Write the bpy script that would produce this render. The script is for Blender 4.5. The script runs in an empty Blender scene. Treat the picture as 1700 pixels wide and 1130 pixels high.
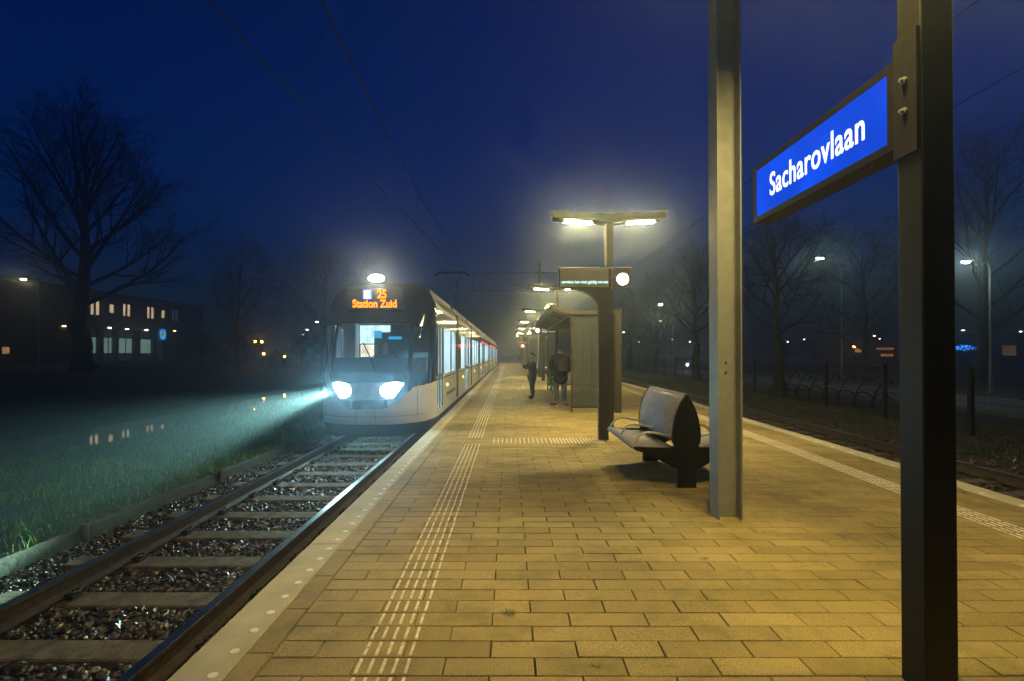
import bpy, math, random
import numpy as np
from mathutils import Vector, Matrix, noise
PI = math.pi
random.seed(7)
sc = bpy.context.scene
COL = sc.collection

# ---------------------------------------------------------------- camera
F = 835.0; VX, VY = 845.0, 587.0; H = 1.5          # pixels of the 1700 px wide photograph
cam = bpy.data.objects.new('camera', bpy.data.cameras.new('camera')); COL.objects.link(cam)
cam.data.sensor_width = 36.0; cam.data.lens = F/1700*36
cam.data.clip_start = 0.05; cam.data.clip_end = 2000
cam.location = (0, 0, H)
cam.rotation_euler = (PI/2 + math.atan(8/F), 0, 0)
cam.data.shift_x = 5/1700; cam.data.shift_y = 14/1700
sc.camera = cam
# ---------------------------------------------------------------- world, exposure
w = bpy.data.worlds.new("World"); sc.world = w; w.use_nodes = True
nt = w.node_tree; nt.nodes.clear()
sky = nt.nodes.new('ShaderNodeTexSky'); sky.sky_type = 'NISHITA'; sky.sun_disc = False
sky.sun_elevation = math.radians(-1.0); sky.sun_rotation = math.radians(215)
mul = nt.nodes.new('ShaderNodeMix'); mul.data_type = 'RGBA'; mul.blend_type = 'MULTIPLY'
mul.inputs[0].default_value = 1.0
mul.inputs[7].default_value = (0.0, 0.155, 1.0, 1)
bg = nt.nodes.new('ShaderNodeBackground'); bg.inputs['Strength'].default_value = 0.29
wo = nt.nodes.new('ShaderNodeOutputWorld')
nt.links.new(sky.outputs[0], mul.inputs[6]); nt.links.new(mul.outputs[2], bg.inputs['Color'])
nt.links.new(bg.outputs[0], wo.inputs['Surface'])
sc.view_settings.view_transform = 'Standard'; sc.view_settings.look = 'None'
sc.view_settings.exposure = 0.0; sc.view_settings.gamma = 1.0
sc.cycles.use_denoising = True
sc.cycles.max_bounces = 6; sc.cycles.diffuse_bounces = 2; sc.cycles.glossy_bounces = 3
sc.cycles.transparent_max_bounces = 12; sc.cycles.transmission_bounces = 2; sc.cycles.volume_bounces = 1
sc.cycles.sample_clamp_indirect = 4.0; sc.cycles.sample_clamp_direct = 0
sc.cycles.use_adaptive_sampling = False
HAZE_DENSITY = 0.0075

# ---------------------------------------------------------------- helpers
def P(x, y, Y):                                     # photo pixel at distance Y -> world point
    return Vector(((x-VX)/F*Y, Y, H-(y-VY)/F*Y))

class MB:
    def __init__(s): s.v = []; s.f = []; s.m = []
    def add(s, vs, fs, m=0):
        o = len(s.v); s.v += [tuple(v) for v in vs]
        for f in fs: s.f.append(tuple(i+o for i in f)); s.m.append(m)
    def box(s, x0, x1, y0, y1, z0, z1, m=0):
        s.add([(x0,y0,z0),(x1,y0,z0),(x1,y1,z0),(x0,y1,z0),(x0,y0,z1),(x1,y0,z1),(x1,y1,z1),(x0,y1,z1)],
              [(0,3,2,1),(4,5,6,7),(0,1,5,4),(1,2,6,5),(2,3,7,6),(3,0,4,7)], m)
    def tube(s, pts, rad, n=8, m=0, cap=True):
        pts = [Vector(p) for p in pts]
        if not isinstance(rad, (list, tuple)): rad = [rad]*len(pts)
        o = len(s.v); k = len(pts); up = None
        for i, p in enumerate(pts):
            d = (pts[min(i+1,k-1)]-pts[max(i-1,0)])
            d = d.normalized() if d.length > 1e-9 else Vector((0,0,1))
            if up is None: up = Vector((0,0,1)) if abs(d.z) < .9 else Vector((1,0,0))
            a = d.cross(up)
            if a.length < 1e-5: a = d.cross(Vector((0,1,0)))
            a.normalize(); b = a.cross(d).normalized(); up = b
            for j in range(n):
                t = 2*PI*j/n
                q = p + (a*math.cos(t)+b*math.sin(t))*rad[i]
                s.v.append((q.x,q.y,q.z))
        for i in range(k-1):
            for j in range(n):
                s.f.append((o+i*n+j, o+i*n+(j+1)%n, o+(i+1)*n+(j+1)%n, o+(i+1)*n+j)); s.m.append(m)
        if cap:
            s.f.append(tuple(o+j for j in reversed(range(n)))); s.m.append(m)
            s.f.append(tuple(o+(k-1)*n+j for j in range(n))); s.m.append(m)
    def prism(s, poly, ax, a0, a1, m=0):             # poly in the plane across axis ax
        def mk(u, v, a): return {'y':(u,a,v), 'x':(a,u,v), 'z':(u,v,a)}[ax]
        n = len(poly)
        vs = [mk(u,v,a0) for u,v in poly]+[mk(u,v,a1) for u,v in poly]
        fs = [tuple(range(n)), tuple(reversed(range(n,2*n)))]+[(i,n+i,n+(i+1)%n,(i+1)%n) for i in range(n)]
        s.add(vs, fs, m)
    def sphere(s, c, r, n=12, m=0, sx=1, sy=1, sz=1):
        vs = []; fs = []; k = max(4, n//2)
        for i in range(k+1):
            t = PI*i/k
            for j in range(n):
                a = 2*PI*j/n
                vs.append((c[0]+r*sx*math.sin(t)*math.cos(a), c[1]+r*sy*math.sin(t)*math.sin(a), c[2]+r*sz*math.cos(t)))
        for i in range(k):
            for j in range(n): fs.append((i*n+j, (i+1)*n+j, (i+1)*n+(j+1)%n, i*n+(j+1)%n))
        s.add(vs, fs, m)
    def build(s, name, mat, parent=None, origin=None, smooth=False, bevel=0, autosmooth=False):
        me = bpy.data.meshes.new(name)
        org = Vector(origin) if origin is not None else (parent_loc(parent) if parent else Vector((0,0,0)))
        V = np.array(s.v, dtype=np.float64).reshape(-1,3) - np.array(org)
        me.from_pydata(V.tolist(), [], s.f)
        mats = mat if isinstance(mat, (list, tuple)) else [mat]
        for q in mats: me.materials.append(q)
        if len(mats) > 1: me.polygons.foreach_set('material_index', s.m)
        if smooth: me.polygons.foreach_set('use_smooth', [True]*len(me.polygons))
        me.validate(); me.update()
        o = bpy.data.objects.new(name, me); COL.objects.link(o)
        if parent: o.parent = parent
        else: o.location = org
        if parent and origin is not None: o.location = org - parent_loc(parent)
        if bevel:
            b = o.modifiers.new('bevel', 'BEVEL'); b.width = bevel; b.segments = 2; b.limit_method = 'ANGLE'
        return o
def parent_loc(o):
    l = Vector((0,0,0))
    while o: l = l + o.location; o = o.parent
    return l
def tag(o, label=None, cat=None, group=None, kind=None):
    if label: o['label'] = label
    if cat: o['category'] = cat
    if group: o['group'] = group
    if kind: o['kind'] = kind
    return o
def thing(name, label, cat, loc=(0,0,0), group=None):
    o = bpy.data.objects.new(name, None); COL.objects.link(o); o.location = loc
    o.empty_display_size = .2
    return tag(o, label, cat, group)
def copy_tree(o, parent=None):
    c = o.copy(); COL.objects.link(c)
    if parent: c.parent = parent
    for ch in list(o.children): copy_tree(ch, c)
    return c
def dup(root, loc, label, rz=None, scale=None, group=None):
    c = copy_tree(root); c.location = loc; c['label'] = label
    if rz is not None: c.rotation_euler = (0,0,rz)
    if scale: c.scale = scale if isinstance(scale, tuple) else (scale,)*3
    if group: c['group'] = group
    return c
def fast_mesh(name, V, Fa, mat, smooth=False):       # numpy arrays, all faces of the same size
    me = bpy.data.meshes.new(name)
    V = np.asarray(V, dtype=np.float32); Fa = np.asarray(Fa, dtype=np.int32); k = Fa.shape[1]
    me.vertices.add(len(V)); me.vertices.foreach_set('co', V.ravel())
    me.loops.add(Fa.size); me.loops.foreach_set('vertex_index', Fa.ravel())
    me.polygons.add(len(Fa)); me.polygons.foreach_set('loop_start', np.arange(0, Fa.size, k, dtype=np.int32))
    me.polygons.foreach_set('loop_total', np.full(len(Fa), k, dtype=np.int32))
    me.materials.append(mat)
    me.polygons.foreach_set('use_smooth', np.full(len(Fa), smooth, dtype=bool))
    me.update(calc_edges=True); me.validate()
    o = bpy.data.objects.new(name, me); COL.objects.link(o); return o

# ---------------------------------------------------------------- materials
def mat(name, col, rough=.6, metal=0, var=.15, scale=6, bump=0, bscale=40, spec=.5, col2=None, rvar=0.0, coords='Object'):
    m = bpy.data.materials.new(name); m.use_nodes = True
    n = m.node_tree.nodes; l = m.node_tree.links; b = n['Principled BSDF']
    b.inputs['Roughness'].default_value = rough; b.inputs['Metallic'].default_value = metal
    b.inputs['Specular IOR Level'].default_value = spec
    tc = n.new('ShaderNodeTexCoord')
    ns = n.new('ShaderNodeTexNoise'); ns.inputs['Scale'].default_value = scale; ns.inputs['Detail'].default_value = 6
    l.new(tc.outputs[coords], ns.inputs['Vector'])
    mx = n.new('ShaderNodeMix'); mx.data_type = 'RGBA'
    c2 = col2 if col2 else tuple(c*(1-var*2) for c in col)
    c1 = col if col2 else tuple(min(1,c*(1+var)) for c in col)
    mx.inputs[6].default_value = (*c1,1); mx.inputs[7].default_value = (*c2,1)
    mr = n.new('ShaderNodeMapRange'); mr.inputs[1].default_value = .3; mr.inputs[2].default_value = .7
    l.new(ns.outputs[0], mr.inputs[0]); l.new(mr.outputs[0], mx.inputs[0]); l.new(mx.outputs[2], b.inputs['Base Color'])
    if rvar:
        r2 = n.new('ShaderNodeMapRange'); r2.inputs[3].default_value = max(0.02, rough-rvar); r2.inputs[4].default_value = min(1, rough+rvar)
        l.new(ns.outputs[0], r2.inputs[0]); l.new(r2.outputs[0], b.inputs['Roughness'])
    if bump:
        nb = n.new('ShaderNodeTexNoise'); nb.inputs['Scale'].default_value = bscale; nb.inputs['Detail'].default_value = 4
        l.new(tc.outputs[coords], nb.inputs['Vector'])
        bp = n.new('ShaderNodeBump'); bp.inputs['Strength'].default_value = bump; bp.inputs['Distance'].default_value = .02
        l.new(nb.outputs[0], bp.inputs['Height']); l.new(bp.outputs[0], b.inputs['Normal'])
    return m
def emit(name, col, strength, var=0.0, scale=4):
    m = bpy.data.materials.new(name); m.use_nodes = True
    n = m.node_tree.nodes; l = m.node_tree.links; n.remove(n['Principled BSDF'])
    e = n.new('ShaderNodeEmission'); e.inputs['Strength'].default_value = strength; e.inputs['Color'].default_value = (*col,1)
    if var:
        tc = n.new('ShaderNodeTexCoord'); ns = n.new('ShaderNodeTexNoise'); ns.inputs['Scale'].default_value = scale
        l.new(tc.outputs['Object'], ns.inputs['Vector'])
        mr = n.new('ShaderNodeMapRange'); mr.inputs[1].default_value=.3; mr.inputs[2].default_value=.7
        mr.inputs[3].default_value = strength*(1-var); mr.inputs[4].default_value = strength*(1+var)
        l.new(ns.outputs[0], mr.inputs[0]); l.new(mr.outputs[0], e.inputs['Strength'])
    l.new(e.outputs[0], n['Material Output'].inputs['Surface']); return m
def glass(name, tint=(.85,.9,.9), refl=.12, rough=.05, milky=0.0, milkcol=(.5,.55,.5)):
    m = bpy.data.materials.new(name); m.use_nodes = True
    n = m.node_tree.nodes; l = m.node_tree.links; n.remove(n['Principled BSDF'])
    t = n.new('ShaderNodeBsdfTransparent'); t.inputs['Color'].default_value = (*tint,1)
    g = n.new('ShaderNodeBsdfGlossy'); g.inputs['Roughness'].default_value = rough
    lw = n.new('ShaderNodeLayerWeight'); lw.inputs['Blend'].default_value = .25
    mr = n.new('ShaderNodeMapRange'); mr.inputs[3].default_value = refl; mr.inputs[4].default_value = min(1, refl*5)
    l.new(lw.outputs['Fresnel'], mr.inputs[0])
    mx = n.new('ShaderNodeMixShader'); l.new(mr.outputs[0], mx.inputs[0]); l.new(t.outputs[0], mx.inputs[1]); l.new(g.outputs[0], mx.inputs[2])
    out = mx
    if milky:
        d = n.new('ShaderNodeBsdfDiffuse'); d.inputs['Color'].default_value = (*milkcol,1)
        tr = n.new('ShaderNodeBsdfTranslucent'); tr.inputs['Color'].default_value = (*milkcol,1)
        m2 = n.new('ShaderNodeMixShader'); m2.inputs[0].default_value = .5; l.new(d.outputs[0], m2.inputs[1]); l.new(tr.outputs[0], m2.inputs[2])
        tc = n.new('ShaderNodeTexCoord'); ns = n.new('ShaderNodeTexNoise'); ns.inputs['Scale'].default_value = 2.5; l.new(tc.outputs['Object'], ns.inputs['Vector'])
        r3 = n.new('ShaderNodeMapRange'); r3.inputs[3].default_value = milky*.75; r3.inputs[4].default_value = min(1, milky*1.25)
        l.new(ns.outputs[0], r3.inputs[0])
        m3 = n.new('ShaderNodeMixShader'); l.new(r3.outputs[0], m3.inputs[0]); l.new(mx.outputs[0], m3.inputs[1]); l.new(m2.outputs[0], m3.inputs[2])
        out = m3
    l.new(out.outputs[0], n['Material Output'].inputs['Surface']); return m

M = {}
M['dark_steel'] = mat('dark_steel', (.013,.012,.010), .5, 0, .2, 9, .05, 60, rvar=.1, spec=.25)
M['brown_steel'] = mat('brown_steel', (.040,.034,.023), .5, .2, .12, 7, .04, 60)
M['galv'] = mat('galvanised_steel', (.205,.215,.20), .5, .3, .06, 9, .06, 60, rvar=.12)
M['rust'] = mat('rusty_rail', (.032,.020,.014), .7, .2, .35, 18, .3, 60)
M['railtop'] = mat('polished_rail_top', (.22,.21,.2), .3, 1, .2, 6, .02, 20)
M['sleeper'] = mat('concrete_sleeper', (.10,.08,.05), .85, 0, .35, 9, .35, 30)
M['ballast'] = mat('ballast_bed', (.035,.028,.022), .9, 0, .35, 30, .8, 25)
M['kerb'] = mat('kerb_concrete', (.44,.42,.31), .8, 0, .10, 4, .08, 120)
M['kerbwhite'] = mat('kerb_stud_white', (.78,.75,.68), .6, 0, .05, 8)
M['joint'] = mat('joint_sand', (.030,.027,.011), .95, 0, .35, 25, .4, 90)
M['rib'] = mat('white_rib_paint', (.70,.65,.55), .65, 0, .18, 30)
M['grass_ground'] = mat('soil_grass', (.014,.022,.008), .95, 0, .4, 3, .8, 12)
M['timber'] = mat('weathered_board', (.055,.042,.026), .85, 0, .35, 8, .4, 20)
M['asphalt'] = mat('asphalt', (.09,.09,.085), .7, 0, .15, 5, .3, 60)
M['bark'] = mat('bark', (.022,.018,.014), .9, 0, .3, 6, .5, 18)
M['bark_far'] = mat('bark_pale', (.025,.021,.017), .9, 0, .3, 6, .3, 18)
M['brick_dark'] = mat('dark_brick', (.055,.045,.04), .9, 0, .25, 3, .2, 20)
M['plaster'] = mat('grey_render', (.34,.36,.34), .8, 0, .1, 2)
M['wire'] = mat('copper_wire', (.006,.006,.006), .8, 0, .1, 5)
M['tram_white'] = mat('tram_white_paint', (.50,.50,.47), .28, 0, .04, 2, .01, 8)
M['tram_black'] = mat('tram_black_gloss', (.006,.0065,.007), .10, 0, .2, 3)
M['tram_grey'] = mat('tram_roof_grey', (.15,.155,.15), .45, .1, .12, 3)
M['tram_dark'] = mat('tram_underskirt', (.02,.02,.02), .7, 0, .2, 6)
M['seatgrey'] = mat('bench_grey_metal', (.30,.30,.34), .6, .1, .10, 12, .03, 80)
M['canopy'] = mat('canopy_dark_paint', (.007,.0065,.005), .8, 0, .2, 9, spec=.1)
M['armrest'] = mat('armrest_aluminium', (.5,.5,.48), .35, .3, .06, 12)
M['bench_black'] = mat('bench_black_iron', (.006,.0055,.005), .6, 0, .2, 10, .05, 60, spec=.15)
M['inner'] = mat('tram_interior_lining', (.62,.70,.74), .6, 0, .06, 3)
M['white_plastic'] = mat('white_plastic', (.35,.35,.34), .35, 0, .05, 6)
M['glass'] = glass('window_glass')
M['tramglass'] = glass('tram_glass', (.82,.9,.9), .04, .02, .42, (.62,.72,.78))
M['windscreen'] = glass('windscreen_glass', (.85,.92,.93), .05, .02)
M['milk'] = glass('frosted_shelter_glass', (.7,.75,.70), .04, .2, .42, (.19,.205,.20))
M['roofglass'] = glass('shelter_roof_glass', (.85,.82,.7), .05, .2, .5, (.6,.56,.42))
LAMPCOL = (1.0, .78, .32)
M['lamp'] = emit('lamp_diffuser', LAMPCOL, 1080)
M['lamp_side'] = emit('lamp_diffuser_rim', LAMPCOL, 1.5)
M['lamp_near'] = emit('lamp_diffuser_dimmer', (1.0,.74,.24), 700)
M['post_black'] = mat('black_post_paint', (.007,.0065,.005), .55, 0, .3, 9, .05, 60, spec=.22)
M['sign_blue'] = emit('sign_blue_lit', (.0,.068,.80), 1.0, .18, 3)
M['sign_white'] = emit('sign_letter_white', (.85,.95,1.0), 1.5)
M['led_orange'] = emit('orange_led', (1.0,.26,.0), 2.4)
M['led_blue'] = emit('blue_led', (.08,.16,1.0), 3.0)
M['led_teal'] = emit('white_teal_led', (.5,1.0,.92), 2.2)
M['clock'] = emit('clock_face_lit', (1.0,.97,.97), 7)

# ================================================================ SETTING
WATER_Z = -.80
XR = [(-8,5.1),(5.2,5.28),(6.9,5.37),(8.1,5.42),(11.8,5.53),(14.3,5.68),(20,5.9),(27.9,6.1),(60,6.3),(90,6.2),(150,6.0)]
def xr(Y):
    return float(np.interp(Y, [a for a,_ in XR], [b for _,b in XR]))
def smooth(a, b, x):
    t = min(1, max(0, (x-a)/(b-a))); return t*t*(3-2*t)
def ground_z(X, Y):
    canal = smooth(-10.9,-10.0,X)                    # 1 = dry land on the track side
    if X <= -4.4:
        land = -.33-.40*smooth(4.8,10.2,-X)
        inc = smooth(10.1,10.8,-X)*(1-smooth(13.2,13.9,-X))*(1-smooth(40.5,41.5,Y))
        if X < -12: land = -.62+1.07*smooth(13,38,-X)+.25*smooth(36,48,-X)
        if Y > 40 and X < -10: land = max(land, -.5+.7*smooth(40,60,Y))
        return land*(1-inc)+(-1.4)*inc
    if X < 9.2: return -.52
    return -.52+.14*smooth(9.2,9.9,X)
xs = sorted(set([-300,-200,-120,-80,-60,-50,-48,-44,-40,-37,-36,-35.5,-35,-33,-28,-22,-18,-16,-15,-14.4,-14.1]+[round(-14.0+.1*i,2) for i in range(11)]+[-12.5,-12,-11]+
     [round(-10.9+.1*i,2) for i in range(13)]+[-9.5,-9,-8.5,-8,-7,-6,-5.2,-4.8,-4.42,-4.38,-3,0,3,6,9,9.2,9.3,9.45,9.6,9.75,9.9,10.5,12,15,21,30,50,80,130,200,300]))
ys = [-40,-20,-10,-5,0,2,4,6,8,10,13,16,20,25,30,35,38,40,40.5,41,41.5,42,45,50,55,60,80,110,160,240,400]
g = MB()
g.v = [(x,y,ground_z(x,y)) for y in ys for x in xs]
nx = len(xs)
for j in range(len(ys)-1):
    for i in range(nx-1):
        g.f.append((j*nx+i, j*nx+i+1, (j+1)*nx+i+1, (j+1)*nx+i)); g.m.append(0)
tag(g.build('ground', M['grass_ground'], smooth=True), kind='structure')
# canal
wm = mat('canal_water', (.006,.010,.010), .035, 0, .1, 1, .0, 1, spec=.8)
n = wm.node_tree.nodes; l = wm.node_tree.links
tc = n.new('ShaderNodeTexCoord'); nb = n.new('ShaderNodeTexNoise'); nb.inputs['Scale'].default_value = 1.1; nb.inputs['Detail'].default_value = 3
bp = n.new('ShaderNodeBump'); bp.inputs['Strength'].default_value = .05; bp.inputs['Distance'].default_value = .03
l.new(tc.outputs['Object'], nb.inputs['Vector']); l.new(nb.outputs[0], bp.inputs['Height']); l.new(bp.outputs[0], n['Principled BSDF'].inputs['Normal'])
q = MB(); q.add([(-14.3,-30,WATER_Z),(-9.9,-30,WATER_Z),(-9.9,41.6,WATER_Z),(-14.3,41.6,WATER_Z)], [(0,1,2,3)])
tag(q.build('canal_water', wm), kind='structure')
# road on the right and quay path on the left
q = MB(); q.add([(15,-10,-.372),(21,-10,-.372),(21,140,-.372),(15,140,-.372)], [(0,1,2,3)])
tag(q.build('road', M['asphalt']), kind='structure')
q = MB(); q.box(14.85,15.0,-10,140,-.45,-.25); q.box(21.0,21.15,-10,140,-.45,-.25)
tag(q.build('road_kerb', M['asphalt']), kind='structure')
q = MB(); q.add([(-44.9,20,.712),(-42,20,.712),(-42,85,.712),(-44.9,85,.712)], [(0,1,2,3)])
tag(q.build('quay_path', M['asphalt']), kind='structure')
# ballast beds
def strip_sheet(name, fa, fb, z, m, y0=-6, y1=95, n=80):
    q = MB()
    for i in range(n+1):
        Y = y0+(y1-y0)*(i/n)**1.6
        q.v += [(fa(Y),Y,z),(fb(Y),Y,z)]
    for i in range(n): q.f.append((2*i,2*i+1,2*i+3,2*i+2)); q.m.append(0)
    return tag(q.build(name, m), kind='structure')
strip_sheet('track_bed', lambda Y:-4.42, lambda Y:-1.50, -.475, M['ballast'])
strip_sheet('track_bed', lambda Y:xr(Y)-.1, lambda Y:xr(Y)+3.3, -.475, M['ballast'])
# platform body and kerbs
Y0, Y1 = -6.0, 84.0
q = MB(); N = 60
rows = [Y0+(Y1-Y0)*i/N for i in range(N+1)]
for Y in rows: q.v += [(-1.52,Y,-.6),(-1.52,Y,-.016),(xr(Y)-.06,Y,-.016),(xr(Y)-.06,Y,-.6)]
for i in range(N):
    a = 4*i; b = 4*i+4
    for k in range(3): q.f.append((a+k,a+k+1,b+k+1,b+k)); q.m.append(0)
q.f.append((4*N,4*N+1,4*N+2,4*N+3)); q.m.append(0)
tag(q.build('platform', M['joint']), kind='structure')
def kerb(side):
    q = MB(); L = 2.62; Y = 1.36-3*L
    while Y < Y1:
        a, b = Y+.006, min(Y+L-.006, Y1)
        n_ = 1 if side < 0 else 4
        for k in range(n_):
            ya = a+(b-a)*k/n_; yb = a+(b-a)*(k+1)/n_
            if side < 0: Xo0=Xo1=-1.58; Xi0=Xi1=-1.325
            else: Xo0=xr(ya); Xo1=xr(yb); Xi0=Xo0-.26; Xi1=Xo1-.26
            s = .012*(1 if side<0 else -1)
            vs = [(Xo0,ya,-.12),(Xo0,ya,-.012),(Xo0+s,ya,0.0),(Xi0-s*.5,ya,.001),(Xi0,ya,-.008),(Xi0,ya,-.03)]
            vs2 = [(Xo1,yb,-.12),(Xo1,yb,-.012),(Xo1+s,yb,0.0),(Xi1-s*.5,yb,.001),(Xi1,yb,-.008),(Xi1,yb,-.03)]
            fs = [(i,i+1,i+7,i+6) for i in range(5)]
            if k==0: fs.append((0,1,2,3,4,5))
            if k==n_-1: fs.append((11,10,9,8,7,6))
            q.add(vs+vs2, fs, 0)
        Y += L
    d = .19; Y = 2.358-17*d; i = 0
    while Y < Y1:
        cx = -1.381 if side < 0 else xr(Y)-.20
        r = .022; k = 14 if Y < 9 else 8
        if Y > 0:
            q.add([(cx+r*math.cos(2*PI*j/k), Y+r*math.sin(2*PI*j/k), .0045) for j in range(k)]+
                  [(cx+r*1.1*math.cos(2*PI*j/k), Y+r*1.1*math.sin(2*PI*j/k), .0005) for j in range(k)],
                  [tuple(range(k))]+[(j,k+j,k+(j+1)%k,(j+1)%k) for j in range(k)], 1)
        Y += d if side < 0 else .45
    return tag(q.build('platform_kerb', [M['kerb'], M['kerbwhite']]), kind='structure')
kerb(-1); kerb(1)
# paving stones: every stone its own island, one surface
tm = bpy.data.materials.new('paving_stone'); tm.use_nodes = True
n = tm.node_tree.nodes; l = tm.node_tree.links; b = n['Principled BSDF']
tc = n.new('ShaderNodeTexCoord'); ge = n.new('ShaderNodeNewGeometry')
ra = n.new('ShaderNodeValToRGB'); e = ra.color_ramp.elements
e[0].position = 0; e[0].color = (.28,.215,.075,1); e[1].position = 1; e[1].color = (.39,.31,.13,1)
x = e.new(.45); x.color = (.33,.26,.10,1); x = e.new(.8); x.color = (.36,.28,.11,1)
l.new(ge.outputs['Random Per Island'], ra.inputs[0])
sp = n.new('ShaderNodeTexNoise'); sp.inputs['Scale'].default_value = 230; sp.inputs['Detail'].default_value = 2
l.new(tc.outputs['Object'], sp.inputs['Vector'])
spr = n.new('ShaderNodeMapRange'); spr.inputs[1].default_value=.38; spr.inputs[2].default_value=.66; spr.inputs[3].default_value=.5; spr.inputs[4].default_value=1.35
l.new(sp.outputs[0], spr.inputs[0])
mm = n.new('ShaderNodeMix'); mm.data_type='RGBA'; mm.blend_type='MULTIPLY'; mm.inputs[0].default_value=1
l.new(ra.outputs[0], mm.inputs[6]); l.new(spr.outputs[0], mm.inputs[7])
mo = n.new('ShaderNodeTexNoise'); mo.inputs['Scale'].default_value = 2.3; mo.inputs['Detail'].default_value = 9; mo.inputs['Roughness'].default_value=.68
l.new(tc.outputs['Object'], mo.inputs['Vector'])
mor = n.new('ShaderNodeMapRange'); mor.inputs[1].default_value=.48; mor.inputs[2].default_value=.76; mor.inputs[4].default_value=.95
l.new(mo.outputs[0], mor.inputs[0])
ms = n.new('ShaderNodeMix'); ms.data_type='RGBA'; ms.inputs[7].default_value=(.115,.10,.035,1)
l.new(mor.outputs[0], ms.inputs[0]); l.new(mm.outputs[2], ms.inputs[6])
lg = n.new('ShaderNodeTexNoise'); lg.inputs['Scale'].default_value=.55; lg.inputs['Detail'].default_value=4; l.new(tc.outputs['Object'], lg.inputs['Vector'])
lgr = n.new('ShaderNodeMapRange'); lgr.inputs[1].default_value=.3; lgr.inputs[2].default_value=.7; lgr.inputs[3].default_value=.8; lgr.inputs[4].default_value=1.12
l.new(lg.outputs[0], lgr.inputs[0])
m5 = n.new('ShaderNodeMix'); m5.data_type='RGBA'; m5.blend_type='MULTIPLY'; m5.inputs[0].default_value=1
l.new(ms.outputs[2], m5.inputs[6]); l.new(lgr.outputs[0], m5.inputs[7]); l.new(m5.outputs[2], b.inputs['Base Color'])
b.inputs['Roughness'].default_value=.72; b.inputs['Specular IOR Level'].default_value=.35
bp = n.new('ShaderNodeBump'); bp.inputs['Strength'].default_value=.35; bp.inputs['Distance'].default_value=.004
l.new(sp.outputs[0], bp.inputs['Height']); l.new(bp.outputs[0], b.inputs['Normal'])
TL, TW, GAP = .4345, .1432, .0028
rng = np.random.default_rng(3)
V = []; Fq = []
def tile(x0, x1, y0, y1, bev=.0022):
    o = len(V); j = rng.normal(0, .0009, 4); h = rng.normal(0,.0008)
    dx = rng.normal(0,.0012); dy = rng.normal(0,.0008)
    x0 += GAP+dx; x1 += -GAP+dx; y0 += GAP+dy; y1 += -GAP+dy
    for (x,y),k in zip(((x0+bev,y0+bev),(x1-bev,y0+bev),(x1-bev,y1-bev),(x0+bev,y1-bev)), range(4)):
        V.append((x,y,h+j[k]))
    for (x,y) in ((x0,y0),(x1,y0),(x1,y1),(x0,y1)): V.append((x,y,-.006))
    for (x,y) in ((x0,y0),(x1,y0),(x1,y1),(x0,y1)): V.append((x,y,-.016))
    Fq.append((o,o+1,o+2,o+3))
    for k in range(4):
        Fq.append((o+k, o+4+k, o+4+(k+1)%4, o+(k+1)%4))
        Fq.append((o+4+k, o+8+k, o+8+(k+1)%4, o+4+(k+1)%4))
r = 0; Y = .35
while Y < Y1-.1:
    XRm = xr(Y)-.265-TW
    x = -1.178 - (TL/2 if r % 2 else 0) + .0
    first = True
    while x < XRm-.02:
        a = max(x, -1.178); bb = min(x+TL, XRm)
        if bb-a > .03: tile(a, bb, Y, Y+TW)
        x += TL
    Y += TW; r += 1
Y = .35
while Y < Y1-.3:
    tile(-1.322, -1.181, Y, Y+TL+.002)
    xm = (xr(Y)+xr(Y+TL))/2
    tile(xm-.263-TW, xm-.266, Y, Y+TL+.002)
    Y += TL+.003
pv = fast_mesh('platform_paving', V, Fq, tm); tag(pv, kind='structure')
# tactile ribs
q = MB()
def rib(x, y0, y1, wd=.0085, h=.006):
    q.add([(x-wd,y0,.0015),(x+wd,y0,.0015),(x+wd,y1,.0015),(x-wd,y1,.0015),
           (x-wd*.7,y0+.003,h),(x+wd*.7,y0+.003,h),(x+wd*.7,y1-.003,h),(x-wd*.7,y1-.003,h)],
          [(4,5,6,7),(0,1,5,4),(1,2,6,5),(2,3,7,6),(3,0,4,7)])
Y = .35; r = 0
while Y < 62:
    if not (8.38 < Y+.07 < 9.0):
        for k in range(5):
            rib(-.72+.058*k+rng.normal(0,.0015), Y+.012+abs(rng.normal(0,.002)), Y+TW-.014)
    for k in range(5):
        rib(xr(Y)-1.10+.058*k, Y+.012, Y+TW-.014)
    Y += TW; r += 1
for i in range(5):                                    # cross strip towards the shelter
    pass
for k in range(13):
    X = -.26+.075*k*1.0
    if k*.075 < .9: rib(X, 8.42, 8.94, .009)
for k in range(16):
    for s_ in range(4): rib(.72+.058*k, 8.42+s_*.135, 8.42+s_*.135+.11, .012)
tag(q.build('tactile_strip', M['rib']), kind='structure')

# ---------------------------------------------------------------- tracks
def rail_profile(x): return [(x-.07,-.415),(x+.07,-.415),(x+.07,-.40),(x+.012,-.375),(x+.012,-.30),(x+.036,-.29),(x+.036,-.262),(x+.03,-.26),(x-.03,-.26),(x-.036,-.262),(x-.036,-.29),(x-.012,-.30),(x-.012,-.375),(x-.07,-.40)]
def rail(parent, fx, y0, y1, n):
    q = MB(); p0 = rail_profile(0); k = len(p0)
    for i in range(n+1):
        Y = y0+(y1-y0)*i/n
        q.v += [(fx(Y)+a, Y, z) for a,z in p0]
    for i in range(n):
        for j in range(k):
            q.f.append((i*k+j, i*k+(j+1)%k, (i+1)*k+(j+1)%k, (i+1)*k+j)); q.m.append(1 if j in (7,) else 0)
    q.f.append(tuple(reversed(range(k)))); q.m.append(0); q.f.append(tuple(n*k+j for j in range(k))); q.m.append(0)
    return q.build('rail', [M['rust'], M['railtop']], parent)
tr = thing('tram_track', 'rusty tram track on pale sleepers left of the platform under the tram', 'tram track', (-2.81, 0, -.42))
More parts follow.
